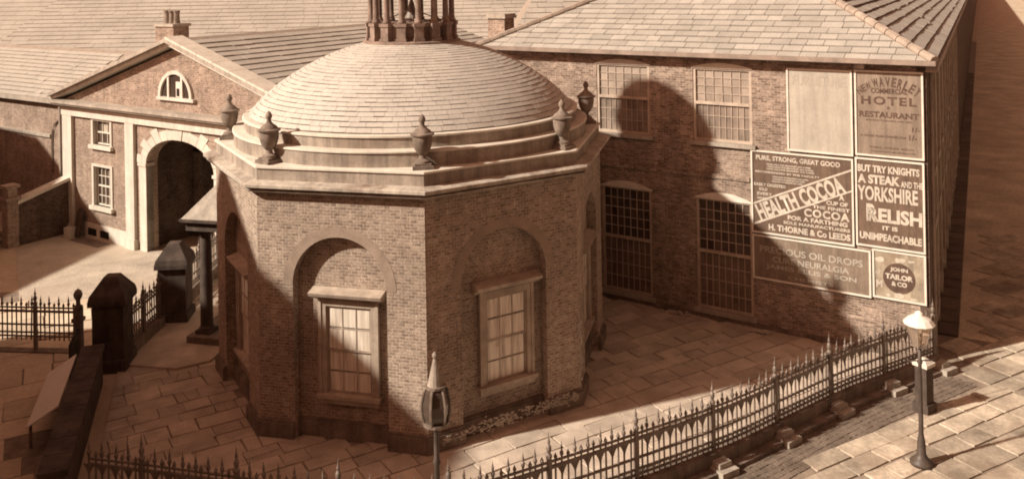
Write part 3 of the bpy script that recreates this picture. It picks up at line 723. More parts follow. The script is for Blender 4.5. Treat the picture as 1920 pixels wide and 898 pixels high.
# side wall on the street
def side_wall():
    p0 = Vector((S1, 0)); p1 = p0+sdv*LEN
    ang = math.atan2(sdv.y, sdv.x)
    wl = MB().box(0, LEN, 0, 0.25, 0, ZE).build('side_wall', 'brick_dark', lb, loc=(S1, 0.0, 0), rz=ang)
    rnd = random.Random(4)
    for i in range(12):
        x = 0.6+i*2.6
        MB().box(x, x+0.35, -0.09, 0.0, 0.0, 7.9).build('pilaster', 'frame', wl)
        if i < 11:
            MB().box(x+0.7, x+2.2, -0.02, 0.05, 0.9, 3.3).build('shop_window', 'pane_dark', wl)
            MB().box(x+0.62, x+2.28, -0.11, -0.0, 3.3, 3.5).build('lintel', 'stone', wl)
            MB().box(x+0.62, x+2.28, -0.13, -0.0, 0.75, 0.9).build('sill', 'stone', wl)
            MB().box(x+0.8, x+2.1, -0.02, 0.05, 5.0, 7.0).build('window', 'pane_mid', wl)
            MB().box(x+0.7, x+2.2, -0.12, -0.0, 4.85, 5.0).build('sill', 'stone', wl)
    MB().box(-0.2, LEN, -0.3, 0.0, 8.0, 8.2).build('soffit', 'gutter', wl)
    MB().tube([(0.25, -0.1, 0.1), (0.25, -0.1, 8.0)], 0.05, 8).build('downpipe', 'gutter', wl)
side_wall()
MB().add([(S0, 0, 0), (S0, 11, 0), (S0, 11, ZE), (S0, 0, ZE)], [(0, 3, 2, 1)]).build('end_wall', 'brick_long', lb)
# chimney at the left end
ch = MB().box(-7.35, -6.6, 0.75, 1.4, 7.9, 9.25).build('chimney', 'brick_gate', lb)
MB().box(-7.42, -6.53, 0.68, 1.47, 9.25, 9.33).box(-7.39, -6.56, 0.71, 1.44, 9.33, 9.42).build('cap', 'stone', ch)
# rubble and debris heaps along the foot of the wall
def rubble(name, label, s, d, n, sx, m, seed):
    rnd = random.Random(seed); x0, y0 = WP(s, d); mb = MB()
    for i in range(n):
        a = rnd.gauss(0, sx); b = rnd.uniform(-0.1, 0.12); r = rnd.uniform(0.02, 0.065)
        c = Vector((a*math.cos(WA)-b*math.sin(WA), a*math.sin(WA)+b*math.cos(WA), 0.05+r*0.6+rnd.random()*0.06))
        vs = [c+Vector((rnd.uniform(.6, 1.2)*r*q[0], rnd.uniform(.6, 1.2)*r*q[1], rnd.uniform(.6, 1.1)*r*q[2])) for q in ((1, 0, 0), (0, 1, 0), (-1, 0, 0), (0, -1, 0), (0, 0, 1), (0, 0, -1))]
        mb.add(vs, [(0, 1, 4), (1, 2, 4), (2, 3, 4), (3, 0, 4), (1, 0, 5), (2, 1, 5), (3, 2, 5), (0, 3, 5)])
    o = mb.build(name, m, None, loc=(x0, y0, 0)); o['kind'] = 'stuff'; o['label'] = label; o['category'] = 'rubble'; return o
rubble('rubble', 'pale broken stones at the wall foot between the two tall lower windows', 0.45, -0.35, 26, 0.26, 'plaster', 2)
rubble('rubble', 'pale broken stones at the wall foot just right of the tall window', 3.3, -0.4, 34, 0.22, 'plaster', 3)

# ------------------------------------------------------------------ advertisements on the long wall
def text_mesh(body, m, width, height, bold=0.02, spacing=1.0, shear=0.0):
    cu = bpy.data.curves.new('t', 'FONT'); cu.body = body; cu.offset = bold; cu.space_character = spacing; cu.resolution_u = 3; cu.shear = shear
    ob = bpy.data.objects.new('t', cu); C.objects.link(ob)
    dg = bpy.context.evaluated_depsgraph_get(); dg.update()
    me = bpy.data.meshes.new_from_object(ob.evaluated_get(dg)); bpy.data.objects.remove(ob); bpy.data.curves.remove(cu)
    xs = [v.co.x for v in me.vertices]; ys = [v.co.y for v in me.vertices]
    if not xs: return me
    x0, x1, y0, y1 = min(xs), max(xs), min(ys), max(ys)
    for v in me.vertices:
        a = (v.co.x-x0)/(x1-x0)*width-width/2; b = (v.co.y-y0)/(y1-y0)*height
        v.co = (a, 0, b)
    me.materials.clear(); me.materials.append(M[m]); me.name = 'lettering'
    return me
PY = -0.055
def poster(label, s0, s1, z0, z1, m, frame='frame_white', fw_=0.05, fd=0.03):
    x, y = WP((s0+s1)/2, 0); W_, H_ = s1-s0, z1-z0
    p = thing('poster', label, 'poster', (x, y, z0), WA, 'advertisements on the end of the long wall')
    MB().box(-W_/2, W_/2, PY, -0.012, 0, H_).build('board', m, p)
    fr = MB(); yf = PY-fd
    fr.box(-W_/2, -W_/2+fw_, yf, PY-0.001, 0, H_).box(W_/2-fw_, W_/2, yf, PY-0.001, 0, H_).box(-W_/2+fw_, W_/2-fw_, yf, PY-0.001, 0, fw_).box(-W_/2+fw_, W_/2-fw_, yf, PY-0.001, H_-fw_, H_)
    fr.build('frame', frame, p)
    return p, W_, H_
def line(p, body, m, cx, z, width, height, bold=0.02, rot=0.0, **k):
    me = text_mesh(body, m, width, height, bold, **k)
    o = link('lettering', me, p, (cx, PY-0.006, z)); o.rotation_euler = (0, rot, 0); return o
p, W_, H_ = poster('faded pale blank poster left of the hotel bill, under the eaves', 3.98, 5.84, 5.50, 7.95, 'poster_blank')
M['faint'] = plain('faint', (0.44, 0.39, 0.325), var=0.14, scale=1.5, grain=0.12)
line(p, 'FURNITURE', 'faint', 0, 1.95, 1.5, 0.3, 0.01)
p, W_, H_ = poster('tan hotel and restaurant bill with dark arched lettering in the top right corner', 5.90, 7.70, 5.56, 7.98, 'poster_tan')
def arched(p, body, m, R, cx, cz, a0, a1, h, wd, bold=0.03):
    n = len(body)
    for i, ch_ in enumerate(body):
        if ch_ == ' ': continue
        a = a0+(a1-a0)*i/(n-1)
        me = text_mesh(ch_, m, wd*(0.5 if ch_ == 'I' else 1.25 if ch_ in 'WM' else 1), h, bold)
        o = link('lettering', me, p, (cx+R*math.sin(a), PY-0.006, cz+R*math.cos(a)-h/2)); o.rotation_euler = (0, a, 0)
arched(p, 'NEW', 'ink', 1.12, 0.0, 0.98, -0.68, -0.45, 0.20, 0.12)
arched(p, 'WAVERLEY', 'ink', 1.13, 0.0, 0.98, -0.27, 0.64, 0.27, 0.125, 0.035)
line(p, 'COMMERCIAL', 'ink', 0.02, 1.78, 0.95, 0.15, 0.03)
line(p, 'HOTEL', 'ink', 0.0, 1.46, 1.45, 0.24, 0.035, spacing=1.25)
line(p, '&', 'ink', 0.0, 1.35, 0.09, 0.08, 0.02)
line(p, 'RESTAURANT', 'ink', 0.0, 1.10, 1.56, 0.17, 0.035)
line(p, 'BREAKFASTS DINNERS AND TEAS', 'ink', 0.0, 1.0, 1.2, 0.05, 0.0)
line(p, '1/-', 'ink', 0.70, 0.76, 0.20, 0.13, 0.02)
line(p, 'A GOOD PLAIN DINNER FOR', 'ink', -0.15, 0.55, 1.2, 0.065, 0.01)
line(p, '1/-', 'ink', 0.62, 0.52, 0.20, 0.16, 0.02)
line(p, 'WELL AIRED BEDS', 'ink', 0.05, 0.24, 1.15, 0.05, 0.005)
line(p, 'CHARGES MODERATE', 'ink', 0.1, 0.13, 1.15, 0.045, 0.005)
p, W_, H_ = poster('dark cocoa advertisement with a diagonal band of large pale letters', 2.86, 5.83, 2.93, 5.43, 'poster_dark')
# diagonal band
da = math.atan2(1.34, 2.87)
bl = MB().slab([(-1.43, 0.10+0.12), (1.43, 1.55), (1.43, 1.60), (-1.43, 0.17+0.12)], PY-0.008, PY-0.001); bl.build('band_edge', 'paper_letter', p)
bl = MB().slab([(-1.43, 0.84), (1.43, 2.14), (1.43, 2.20), (-1.43, 0.90)], PY-0.008, PY-0.001); bl.build('band_edge', 'paper_letter', p)
line(p, 'HEALTH COCOA', 'paper_letter', 0.05, 0.95, 2.74, 0.50, 0.04, rot=-math.atan2(1.32, 2.87))
line(p, 'PURE, STRONG, GREAT GOOD', 'paper_letter', -0.1, 2.19, 2.45, 0.17, 0.03)
for z, x, wd in ((2.08, -0.35, 1.3), (2.01, -0.3, 1.35), (1.94, -0.3, 1.4), (1.72, -0.3, 1.05), (1.65, -0.35, 0.95), (1.58, -0.4, 0.9)):
    line(p, 'INVALUABLE FOR BREAKFAST AND SUPPER', 'paper_letter', x, z, wd, 0.05, 0.03)
line(p, 'RECOMMENDED BY THE FACULTY', 'paper_letter', -0.4, 1.83, 1.9, 0.06, 0.03)
line(p, 'EASILY DIGESTED', 'paper_letter', -0.92, 1.43, 0.95, 0.09, 0.03)
line(p, 'SOLD', 'paper_letter', -1.12, 1.29, 0.25, 0.09, 0.03)
line(p, 'EVERY', 'paper_letter', -1.08, 1.15, 0.45, 0.09, 0.03)
line(p, 'WHERE', 'paper_letter', -1.13, 1.02, 0.38, 0.08, 0.03)
line(p, 'A', 'paper_letter', 1.15, 1.27, 0.15, 0.16, 0.035)
line(p, 'CUP OF', 'paper_letter', 1.02, 1.10, 0.6, 0.12, 0.035)
line(p, 'THE FINEST', 'paper_letter', 0.85, 0.95, 1.05, 0.10, 0.03)
line(p, 'COCOA', 'paper_letter', 0.72, 0.68, 1.28, 0.24, 0.04, spacing=1.15)
line(p, 'FOR A FARTHING', 'paper_letter', 0.45, 0.52, 1.7, 0.13, 0.035)
line(p, 'SOLE MANUFACTURERS', 'paper_letter', 0.42, 0.38, 1.9, 0.09, 0.03)
line(p, 'H. THORNE & Co LEEDS', 'paper_letter', 0.2, 0.13, 2.35, 0.19, 0.04)
p, W_, H_ = poster('dark steak relish advertisement with tall pale letters, right of the cocoa board', 5.88, 7.69, 3.00, 5.50, 'poster_dark')
line(p, 'BUT TRY KNIGHTS', 'paper_letter', -0.03, 2.10, 1.62, 0.21, 0.045)
line(p, 'A STEAK', 'paper_letter', -0.28, 1.78, 1.12, 0.26, 0.05)
line(p, 'AND THE', 'paper_letter', 0.58, 1.76, 0.56, 0.18, 0.03)
line(p, 'YORKSHIRE', 'paper_letter', -0.06, 1.30, 1.58, 0.42, 0.03)
line(p, 'RELISH', 'paper_letter', 0.12, 0.72, 1.42, 0.40, 0.04)
line(p, 'R', 'paper_letter', -0.47, 0.72, 0.30, 0.50, 0.05)
line(p, 'IT IS', 'paper_letter', 0.0, 0.52, 0.40, 0.12, 0.04)
line(p, 'UNIMPEACHABLE', 'paper_letter', 0.0, 0.20, 1.62, 0.21, 0.04)
p, W_, H_ = poster('faded wide mid-brown bill of oil drops, half in shadow under the cocoa board', 2.87, 6.26, 1.55, 2.88, 'poster_mid')
line(p, 'PRECIOUS OIL DROPS', 'poster_blank', 0.0, 0.82, 2.95, 0.20, 0.02)
line(p, 'CURE NEURALGIA', 'poster_blank', 0.0, 0.56, 2.2, 0.18, 0.02)
line(p, 'JAMES ELLIS & SON', 'poster_blank', 0.0, 0.32, 2.6, 0.17, 0.02)
line(p, 'CHEMISTS', 'poster_blank', 0.0, 0.12, 1.3, 0.10, 0.01)
p, W_, H_ = poster('torn patchy bill with a round dark tailor emblem in the lower right corner', 6.30, 7.69, 1.60, 2.96, 'poster_torn')
MB().slab(arc(0.0, 0.62, 0.42, 0.42, 0, 2*PI, 36)[:-1], PY-0.006, PY-0.001).build('roundel', 'ink', p)
for b_, z, wd, h in (('JOHN', 0.78, 0.46, 0.14), ('TAILOR', 0.58, 0.72, 0.15), ('& CO', 0.40, 0.40, 0.13)):
    me = text_mesh(b_, 'paper_letter', wd, h, 0.045); link('lettering', me, p, (0, PY-0.012, z))
line(p, 'AT', 'paper_letter', -0.55, 0.66, 0.15, 0.12, 0.02)
line(p, 'M', 'paper_letter', -0.52, 0.30, 0.16, 0.20, 0.02)
rnd = random.Random(77)
torn = MB()
for i in range(9):
    cx, cz = rnd.uniform(-.58, .58), rnd.choice((rnd.uniform(0.06, 0.18), rnd.uniform(1.08, 1.24))); r = rnd.uniform(.06, .16)
    k = [(cx+math.cos(2*PI*q/8)*r*rnd.uniform(.5, 1.2), max(.055, min(1.3, cz+math.sin(2*PI*q/8)*r*.6*rnd.uniform(.5, 1.2)))) for q in range(8)]
    torn.slab(k, PY-0.004-0.0004*i, PY-0.001)
torn.build('torn_paper', 'paper_letter', p)

# ------------------------------------------------------------------ gatehouse
gh = thing('gatehouse', 'brick gatehouse with white pilasters, carriage arch and pediment at the left', 'building', (GX, GY, 0), GA)
gc = 9.8; GL, GR = 1.75, 17.85; ZT = 5.12
bl = holed_wall(GL, 7.12, 0, ZT, [(3.95, 5.25, 4.0, 5.02), (3.95, 5.25, 1.42, 3.08)], 0.22, 'brick_gate', gh)
holed_wall(12.48, GR, 0, ZT, [], 0.22, 'brick_gate', gh)
hw, sp_, rs = 2.12, 3.55, 1.12
poly = [(7.12, 0), (gc-hw, 0), (gc-hw, sp_)]+arc(gc, sp_, hw, rs, PI, 0, 28)[1:-1]+[(gc+hw, sp_), (gc+hw, 0), (12.48, 0), (12.48, ZT), (7.12, ZT)]
MB().slab(poly, 0, 0.5).build('arch_wall', 'brick_gate', gh)
# carriage way behind the arch
pw = MB()
pw.add([(gc-hw-.4, 0.5, 0), (gc-hw-.4, 9, 0), (gc-hw-.4, 9, 5), (gc-hw-.4, 0.5, 5)], [(0, 1, 2, 3)])
pw.add([(gc+hw+.4, 0.5, 0), (gc+hw+.4, 9, 0), (gc+hw+.4, 9, 5), (gc+hw+.4, 0.5, 5)], [(3, 2, 1, 0)])
pw.add([(gc-hw-.4, 9, 0), (gc+hw+.4, 9, 0), (gc+hw+.4, 9, 5), (gc-hw-.4, 9, 5)], [(0, 1, 2, 3)])
pw.add([(gc-hw-.4, 0.5, 5), (gc+hw+.4, 0.5, 5), (gc+hw+.4, 9, 5), (gc-hw-.4, 9, 5)], [(0, 1, 2, 3)])
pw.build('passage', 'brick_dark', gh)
for i in range(4):
    MB().box(gc-hw+0.15, gc+0.35, 2.6+i*0.55, 3.15+i*0.55, 0, 0.17*(i+1)).build('step', 'stone', gh)
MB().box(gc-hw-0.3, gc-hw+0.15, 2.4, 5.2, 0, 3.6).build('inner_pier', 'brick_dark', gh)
MB().box(gc-0.1, gc+1.0, 8.9, 8.99, 0.0, 2.6).build('inner_door', 'panel', gh)
# voussoirs: long-and-short stones round the arch
NVS = 15
for i in range(NVS):
    a0, a1 = PI-PI*i/NVS, PI-PI*(i+1)/NVS
    ln = 0.62 if i % 2 == 0 else 0.40
    if i == NVS//2: ln = 0.78
    gp_ = 0.006
    q = []
    for a, e_ in ((a0-gp_, 0), (a1+gp_, 0), (a1+gp_, ln), (a0-gp_, ln)):
        q.append((gc+(hw+e_)*math.cos(a), min(sp_+(rs+e_)*math.sin(a), ZT-0.02)))
    am = (a0+a1)/2; q = [q[0], q[3], q[2], (gc+hw*math.cos(a1+gp_), sp_+rs*math.sin(a1+gp_)), (gc+hw*math.cos(am), sp_+rs*math.sin(am))]
    if area(q) < 0: q = q[::-1]
    MB().slab(q, -0.06 if i == NVS//2 else -0.03, 0.1).build('voussoir', 'stone_white', gh)
for s in (-1, 1):
    x = gc+s*hw
    xa, xb = (x-0.45, x) if s < 0 else (x, x+0.45)
    MB().box(xa, xb, -0.035, 0.3, 0, sp_-0.12).build('arch_pier', 'stone_white', gh)
    MB().box(xa-0.05, xb+0.05, -0.08, 0.32, sp_-0.12, sp_).build('impost', 'stone_white', gh)
for a, b in ((1.78, 2.48), (6.42, 7.0), (2*gc-7.0, 2*gc-6.42), (2*gc-2.48, 2*gc-1.78)):
    MB().box(a, b, -0.14, 0.01, 0.42, ZT).box(a-0.06, b+0.06, -0.2, 0.01, 0, 0.42).build('pilaster', 'stone_white', gh)
MB().box(GL-0.02, GR+0.02, -0.16, 0.30, ZT, 5.50).build('frieze', 'stone_white', gh)
MB().box(GL-0.18, GR+0.18, -0.28, 0.30, 5.50, 5.60).box(GL-0.30, GR+0.30, -0.48, 0.30, 5.60, 5.68).box(GL-0.38, GR+0.38, -0.56, 0.30, 5.68, 5.80).build('cornice', 'stone', gh)
MB().box(2.5, 6.4, -0.06, 0.001, 0, 0.62).build('plinth', 'stone_white', gh)
for a in (3.55, 4.45):
    MB().box(a, a+0.62, -0.075, -0.061, 0.12, 0.42).build('cellar_light', 'void', gh)
MB().box(3.3, 5.4, -0.75, -0.2, 0.0, 0.03).build('grating', 'iron', gh)
apx = 8.42
slope = (apx-5.82)/(gc-(GL-0.4))
MB().slab([(GL+0.1, 5.80), (GR-0.1, 5.80), (gc, 5.80+(gc-GL-0.1)*slope)], -0.02, 0.25).build('pediment', 'brick_gate', gh)
for s in (-1, 1):
    x0 = GL-0.40 if s < 0 else GR+0.40
    L = abs(gc-x0)
    for (ya, t0, t1, mm, nm) in ((-0.58, 0.11, 0.26, 'stone', 'raking_cornice'), (-0.42, -0.03, 0.108, 'stone_white', 'raking_mould')):
        q = [(x0, 5.80+t0), (gc, 5.80+t0+L*slope), (gc, 5.80+t1+L*slope), (x0, 5.80+t1)]
        if s > 0: q = q[::-1]
        MB().slab(q, ya, 0.25).build(nm, mm, gh)
# lunette
lr = 1.05; lz = 6.33
lo = MB().slab([(9.72-lr-0.05, lz-0.12), (9.72+lr+0.15, lz-0.12), (9.72+lr+0.15, lz), (9.72-lr-0.05, lz)], -0.16, -0.021).build('lunette', 'stone_white', gh)
outer = arc(9.72, lz, lr, lr, 0, PI, 24); inner = arc(9.72, lz, lr-0.14, lr-0.14, PI, 0, 24)
mb = MB()
for i in range(24):
    q = [outer[i], outer[i+1], inner[24-i-1], inner[24-i]]
    mb.slab(q, -0.12, -0.021)
mb.build('arch_frame', 'stone_white', lo)
for sg in (-1, 1): MB().box(9.72+sg*0.42-0.05, 9.72+sg*0.42+0.05, -0.10, -0.021, lz, lz+0.82).build('mullion', 'frame_white', lo)
MB().slab(arc(9.72, lz, lr-0.1, lr-0.1, 0, PI, 20), -0.035, -0.022).build('pane', 'pane_dark', lo)
MB().box(9.75, 10.02, -0.06, -0.036, lz+0.02, lz+0.62).build('open_sash', 'frame_white', lo)
MB().box(9.8, 9.97, -0.066, -0.061, lz+0.06, lz+0.36).build('pane', 'void', lo)
def gate_window(a, b, c, d, nx, nz, blind):
    f = 0.10
    fr = MB().box(a-f, a+0.03, -0.05, 0.1, c, d+f).box(b-0.03, b+f, -0.05, 0.1, c, d+f).box(a+0.03, b-0.03, -0.05, 0.1, d, d+f)
    wo_ = fr.build('window', 'stone_white', gh)
    MB().box(a-f-0.06, b+f+0.08, -0.16, 0.15, c-0.16, c).build('sill', 'stone_white', wo_)
    bars = MB(); t_ = 0.028
    bars.box(a+0.03, a+0.09, 0.12, 0.17, c, d).box(b-0.09, b-0.03, 0.12, 0.17, c, d).box(a+0.09, b-0.09, 0.12, 0.17, c, c+0.06).box(a+0.09, b-0.09, 0.12, 0.17, d-0.06, d)
    bars.box(a+0.09, b-0.09, 0.115, 0.165, (c+d)/2-0.03, (c+d)/2+0.03)
    for i in range(1, nx): x = a+0.09+(b-a-0.18)*i/nx; bars.box(x-t_/2, x+t_/2, 0.125, 0.16, c+0.06, d-0.06)
    for k in range(1, nz):
        z = c+(d-c)*k/nz
        if abs(z-(c+d)/2) > 0.05: bars.box(a+0.09, b-0.09, 0.127, 0.158, z-t_/2, z+t_/2)
    bars.build('sash', 'frame_white', wo_)
    pw_, ph = (b-a-0.18)/nx, (d-c)/nz
    me = MB().box(0, pw_, 0, 0.004, 0, ph).mesh('pane', 'pane_dark'); me2 = MB().box(0, pw_, 0, 0.004, 0, ph).mesh('pane', 'blind')
    for i in range(nx):
        for k in range(nz): link('pane', me2 if blind and k >= nz//2 and i > 0 else me, wo_, (a+0.09+pw_*i, 0.165, c+ph*k))
gate_window(3.95, 5.25, 4.0, 5.02, 3, 2, True)
gate_window(3.95, 5.25, 1.42, 3.08, 4, 4, False)
# gatehouse roof
GB = 16.0
zrg = 5.80+0.26+(gc-GL+0.40)*slope
sx = gc-GL+0.4
M['underlay_far'] = plain('underlay_far', (0.36, 0.30, 0.245), var=0.2)
rfg = MB().add([(GL-0.4, -0.57, 6.03), (gc, -0.57, zrg-0.03), (gc, GB, zrg-0.03), (GL-0.4, GB, 6.03), (GR+0.4, -0.57, 6.03), (GR+0.4, GB, 6.03)], [(0, 1, 2, 3), (1, 4, 5, 2)]).build('roof', 'underlay_far', gh)
ln = math.hypot(1, slope)
slates(rfg, (GR+0.4, -0.15, 6.04), (0, 1, 0), Vector((-1, 0, slope))/ln, Vector((slope, 0, 1))/ln, 0.6, GB, sx*ln, 0.50, 0.8, 'slate_far', [(0.3, 0), (GB, 0), (GB, sx*ln), (0.3, sx*ln)], seed=12, gap=0.045, th=0.035)
slates(rfg, (GL-0.4, GB-0.5, 6.04), (0, -1, 0), Vector((1, 0, slope))/ln, Vector((-slope, 0, 1))/ln, 0, GB-0.5, sx*ln, 0.50, 0.8, 'slate_far', [(0, 0), (GB-0.4, 0), (GB-0.4, sx*ln), (0, sx*ln)], seed=13, gap=0.05, th=0.06)
# pale coping slabs along the right verge
nb_ = 9; L = sx*ln
for i in range(nb_):
    a0 = L*i/nb_+0.01; a1 = L*(i+1)/nb_-0.01
    P = lambda a, y, h: (GR+0.4-a/ln+slope/ln*h, y, 6.05+a*slope/ln+h/ln)
    MB().add([P(a0, -0.58, 0), P(a1, -0.58, 0), P(a1, 0.22, 0), P(a0, 0.22, 0), P(a0, -0.58, .09), P(a1, -0.58, .09), P(a1, 0.22, .09), P(a0, 0.22, .09)],
             [(4, 7, 6, 5), (0, 1, 5, 4), (1, 2, 6, 5), (2, 3, 7, 6), (3, 0, 4, 7)]).build('verge_stone', 'coping', rfg)
# wing to the left of the gatehouse
wg = thing('wing_building', 'plain brick wing with a slate roof running left from the gatehouse', 'building', (GX, GY, 0), GA)
WL = -16.0
MB().add([(WL, 0.15, 0), (GL, 0.15, 0), (GL, 0.15, 5.6), (WL, 0.15, 5.6)], [(0, 1, 2, 3)]).build('wall', 'brick_gate', wg)
MB().box(WL, GL-0.39, -0.22, 0.14, 5.55, 5.74).build('gutter', 'stone', wg)
MB().box(WL, 0.4, 0.06, 0.149, 3.95, 4.1).build('string_course', 'stone', wg)
MB().tube([(1.35, 0.02, 0.3), (1.35, 0.02, 5.5)], 0.07, 8).build('downpipe', 'stone', wg)
MB().tube([(0.5, 0.10, 2.4)]+[(0.5+0.75*(1-math.cos(a)), 0.10, 3.9+0.9*math.sin(a)) for a in (0.0, .4, .8, 1.2, 1.5)], 0.035, 6).build('branch_pipe', 'panel', wg)
ws = 0.56; wr_ = 3.25; lw = math.hypot(1, ws)
wrf = MB().add([(WL, -0.15, 5.72), (GL+3.5, -0.15, 5.72), (GL+3.5, wr_, 5.72+(wr_+.15)*ws), (WL, wr_, 5.72+(wr_+.15)*ws), (GL+3.5, 2*wr_, 5.72), (WL, 2*wr_, 5.72)], [(0, 1, 2, 3), (3, 2, 4, 5)]).build('roof', 'underlay_far', wg)
slates(wrf, (WL, -0.15, 5.735), (1, 0, 0), Vector((0, 1, ws))/lw, Vector((0, -ws, 1))/lw, 0, GL-0.4-WL, (wr_+.15)*lw, 0.30, 0.55, 'slate_far', [(0, 0), (GL-0.42-WL, 0), (GL-0.42-WL+6, (wr_+.15)*lw), (0, (wr_+.15)*lw)], seed=15, gap=0.03, th=0.03)
chm = MB().box(4.45, 5.75, 2.7, 3.5, 6.9, 8.85).build('chimney', 'brick_gate', wg)
MB().box(4.38, 5.82, 2.63, 3.57, 8.85, 8.97).build('cap', 'stone', chm)
pot = MB().lathe([(0.15, 8.97), (0.13, 9.1), (0.12, 9.45), (0.15, 9.48), (0.15, 9.55)], 12).mesh('chimney_pot', 'urn')
for x in (4.75, 5.1, 5.45): link('chimney_pot', pot, chm, (x, 3.1, 0))

# ------------------------------------------------------------------ great slate roofs behind
def back_hall(label, x0, x1, y0, run, z0, rise, hipl, course, seed, rot=0.0, px=0, py=0):
    h = thing('slate_roofed_hall', label, 'building', (px, py, 0), rot)
    MB().box(x0, x1, y0+0.3, y0+2*run-0.3, 0, z0).build('wall', 'brick_gate', h)
    k = math.hypot(run, rise); U_ = Vector((0, run, rise))/k; N_ = Vector((0, -rise, run))/k
    r_ = MB().add([(x0, y0, z0), (x1, y0, z0), (x1, y0+run, z0+rise), (x0+hipl, y0+run, z0+rise), (x1, y0+2*run, z0), (x0, y0+2*run, z0)], [(0, 1, 2, 3), (3, 2, 4, 5), (0, 3, 5)]).build('roof', 'underlay_far', h)
    slates(r_, (x0, y0, z0+0.01), (1, 0, 0), U_, N_, 0, x1-x0, k, course, 1.1, 'slate_far', [(0, 0), (x1-x0, 0), (x1-x0, k), (hipl, k)], seed=seed, gap=0.035, th=0.02)
    return h
back_hall('great slate roof filling the background at the upper left, behind the gatehouse', -33.0, 6.0, 50.0, 16.0, 5.0, 7.5, 3.0, 0.55, 41)
back_hall('pale slate roof beyond the chimney at the left end of the long building', -1.2, 16.0, 44.0, 9.0, 6.0, 6.0, 4.0, 0.5, 43)
back_hall('far pale roof at the upper left edge beyond the great slate roof', -90.0, -20.0, 72.0, 16.0, 6.0, 8.0, 3.0, 0.8, 44)

# ------------------------------------------------------------------ railings
BAR_H = 1.66
def bar_mesh(tall):
    mb = MB(); h = 1.36; w_ = 0.015
    mb.box(-w_, w_, -w_, w_, 0.34, h)
    top = 1.52 if tall else 1.30
    if tall:
        mb.lathe([(0.015, 1.34), (0.036, 1.38), (0.046, 1.415), (0.034, 1.45), (0.018, 1.47), (0.03, 1.51), (0.014, 1.58), (0.002, 1.66)], 6)
    else:
        mb.lathe([(0.015, 1.33), (0.034, 1.355), (0.042, 1.385), (0.02, 1.42), (0.004, 1.46)], 6)
    return mb.mesh('bar', 'iron')
BT, BS = bar_mesh(True), bar_mesh(False)
def spandrel_mesh():
    # inverted gothic spandrel hanging from the rail over a bar, half way to the next bar on each side
    wd = 0.140; z1, z0 = 1.19, 0.94; n = 6; pts = []
    for i in range(n+1):
        t = i/n; pts.append((0.014+(wd-0.014)*(t**1.7), z0+(z1-z0)*t))
    poly = pts+[(-x, z) for x, z in reversed(pts)]
    return MB().slab(poly, -0.008, 0.008).mesh('spandrel', 'iron')
SPM = spandrel_mesh()
POST = MB().box(-0.045, 0.045, -0.045, 0.045, 0.05, 1.36).lathe([(0.045, 1.36), (0.065, 1.40), (0.065, 1.44), (0.03, 1.48), (0.055, 1.55), (0.05, 1.61), (0.02, 1.66), (0.035, 1.70), (0.012, 1.78), (0.003, 1.90)], 10).mesh('post', 'iron')
def resample(pts, step):
    out = []; acc = 0.0; nxt = 0.0
    for i in range(len(pts)-1):
        a, b = Vector(pts[i]), Vector(pts[i+1]); L = (b-a).length
        while nxt <= acc+L+1e-9:
            t = (nxt-acc)/L if L else 0; p_ = a.lerp(b, t); out.append((p_.x, p_.y, math.atan2(b.y-a.y, b.x-a.x))); nxt += step
        acc += L
    return out
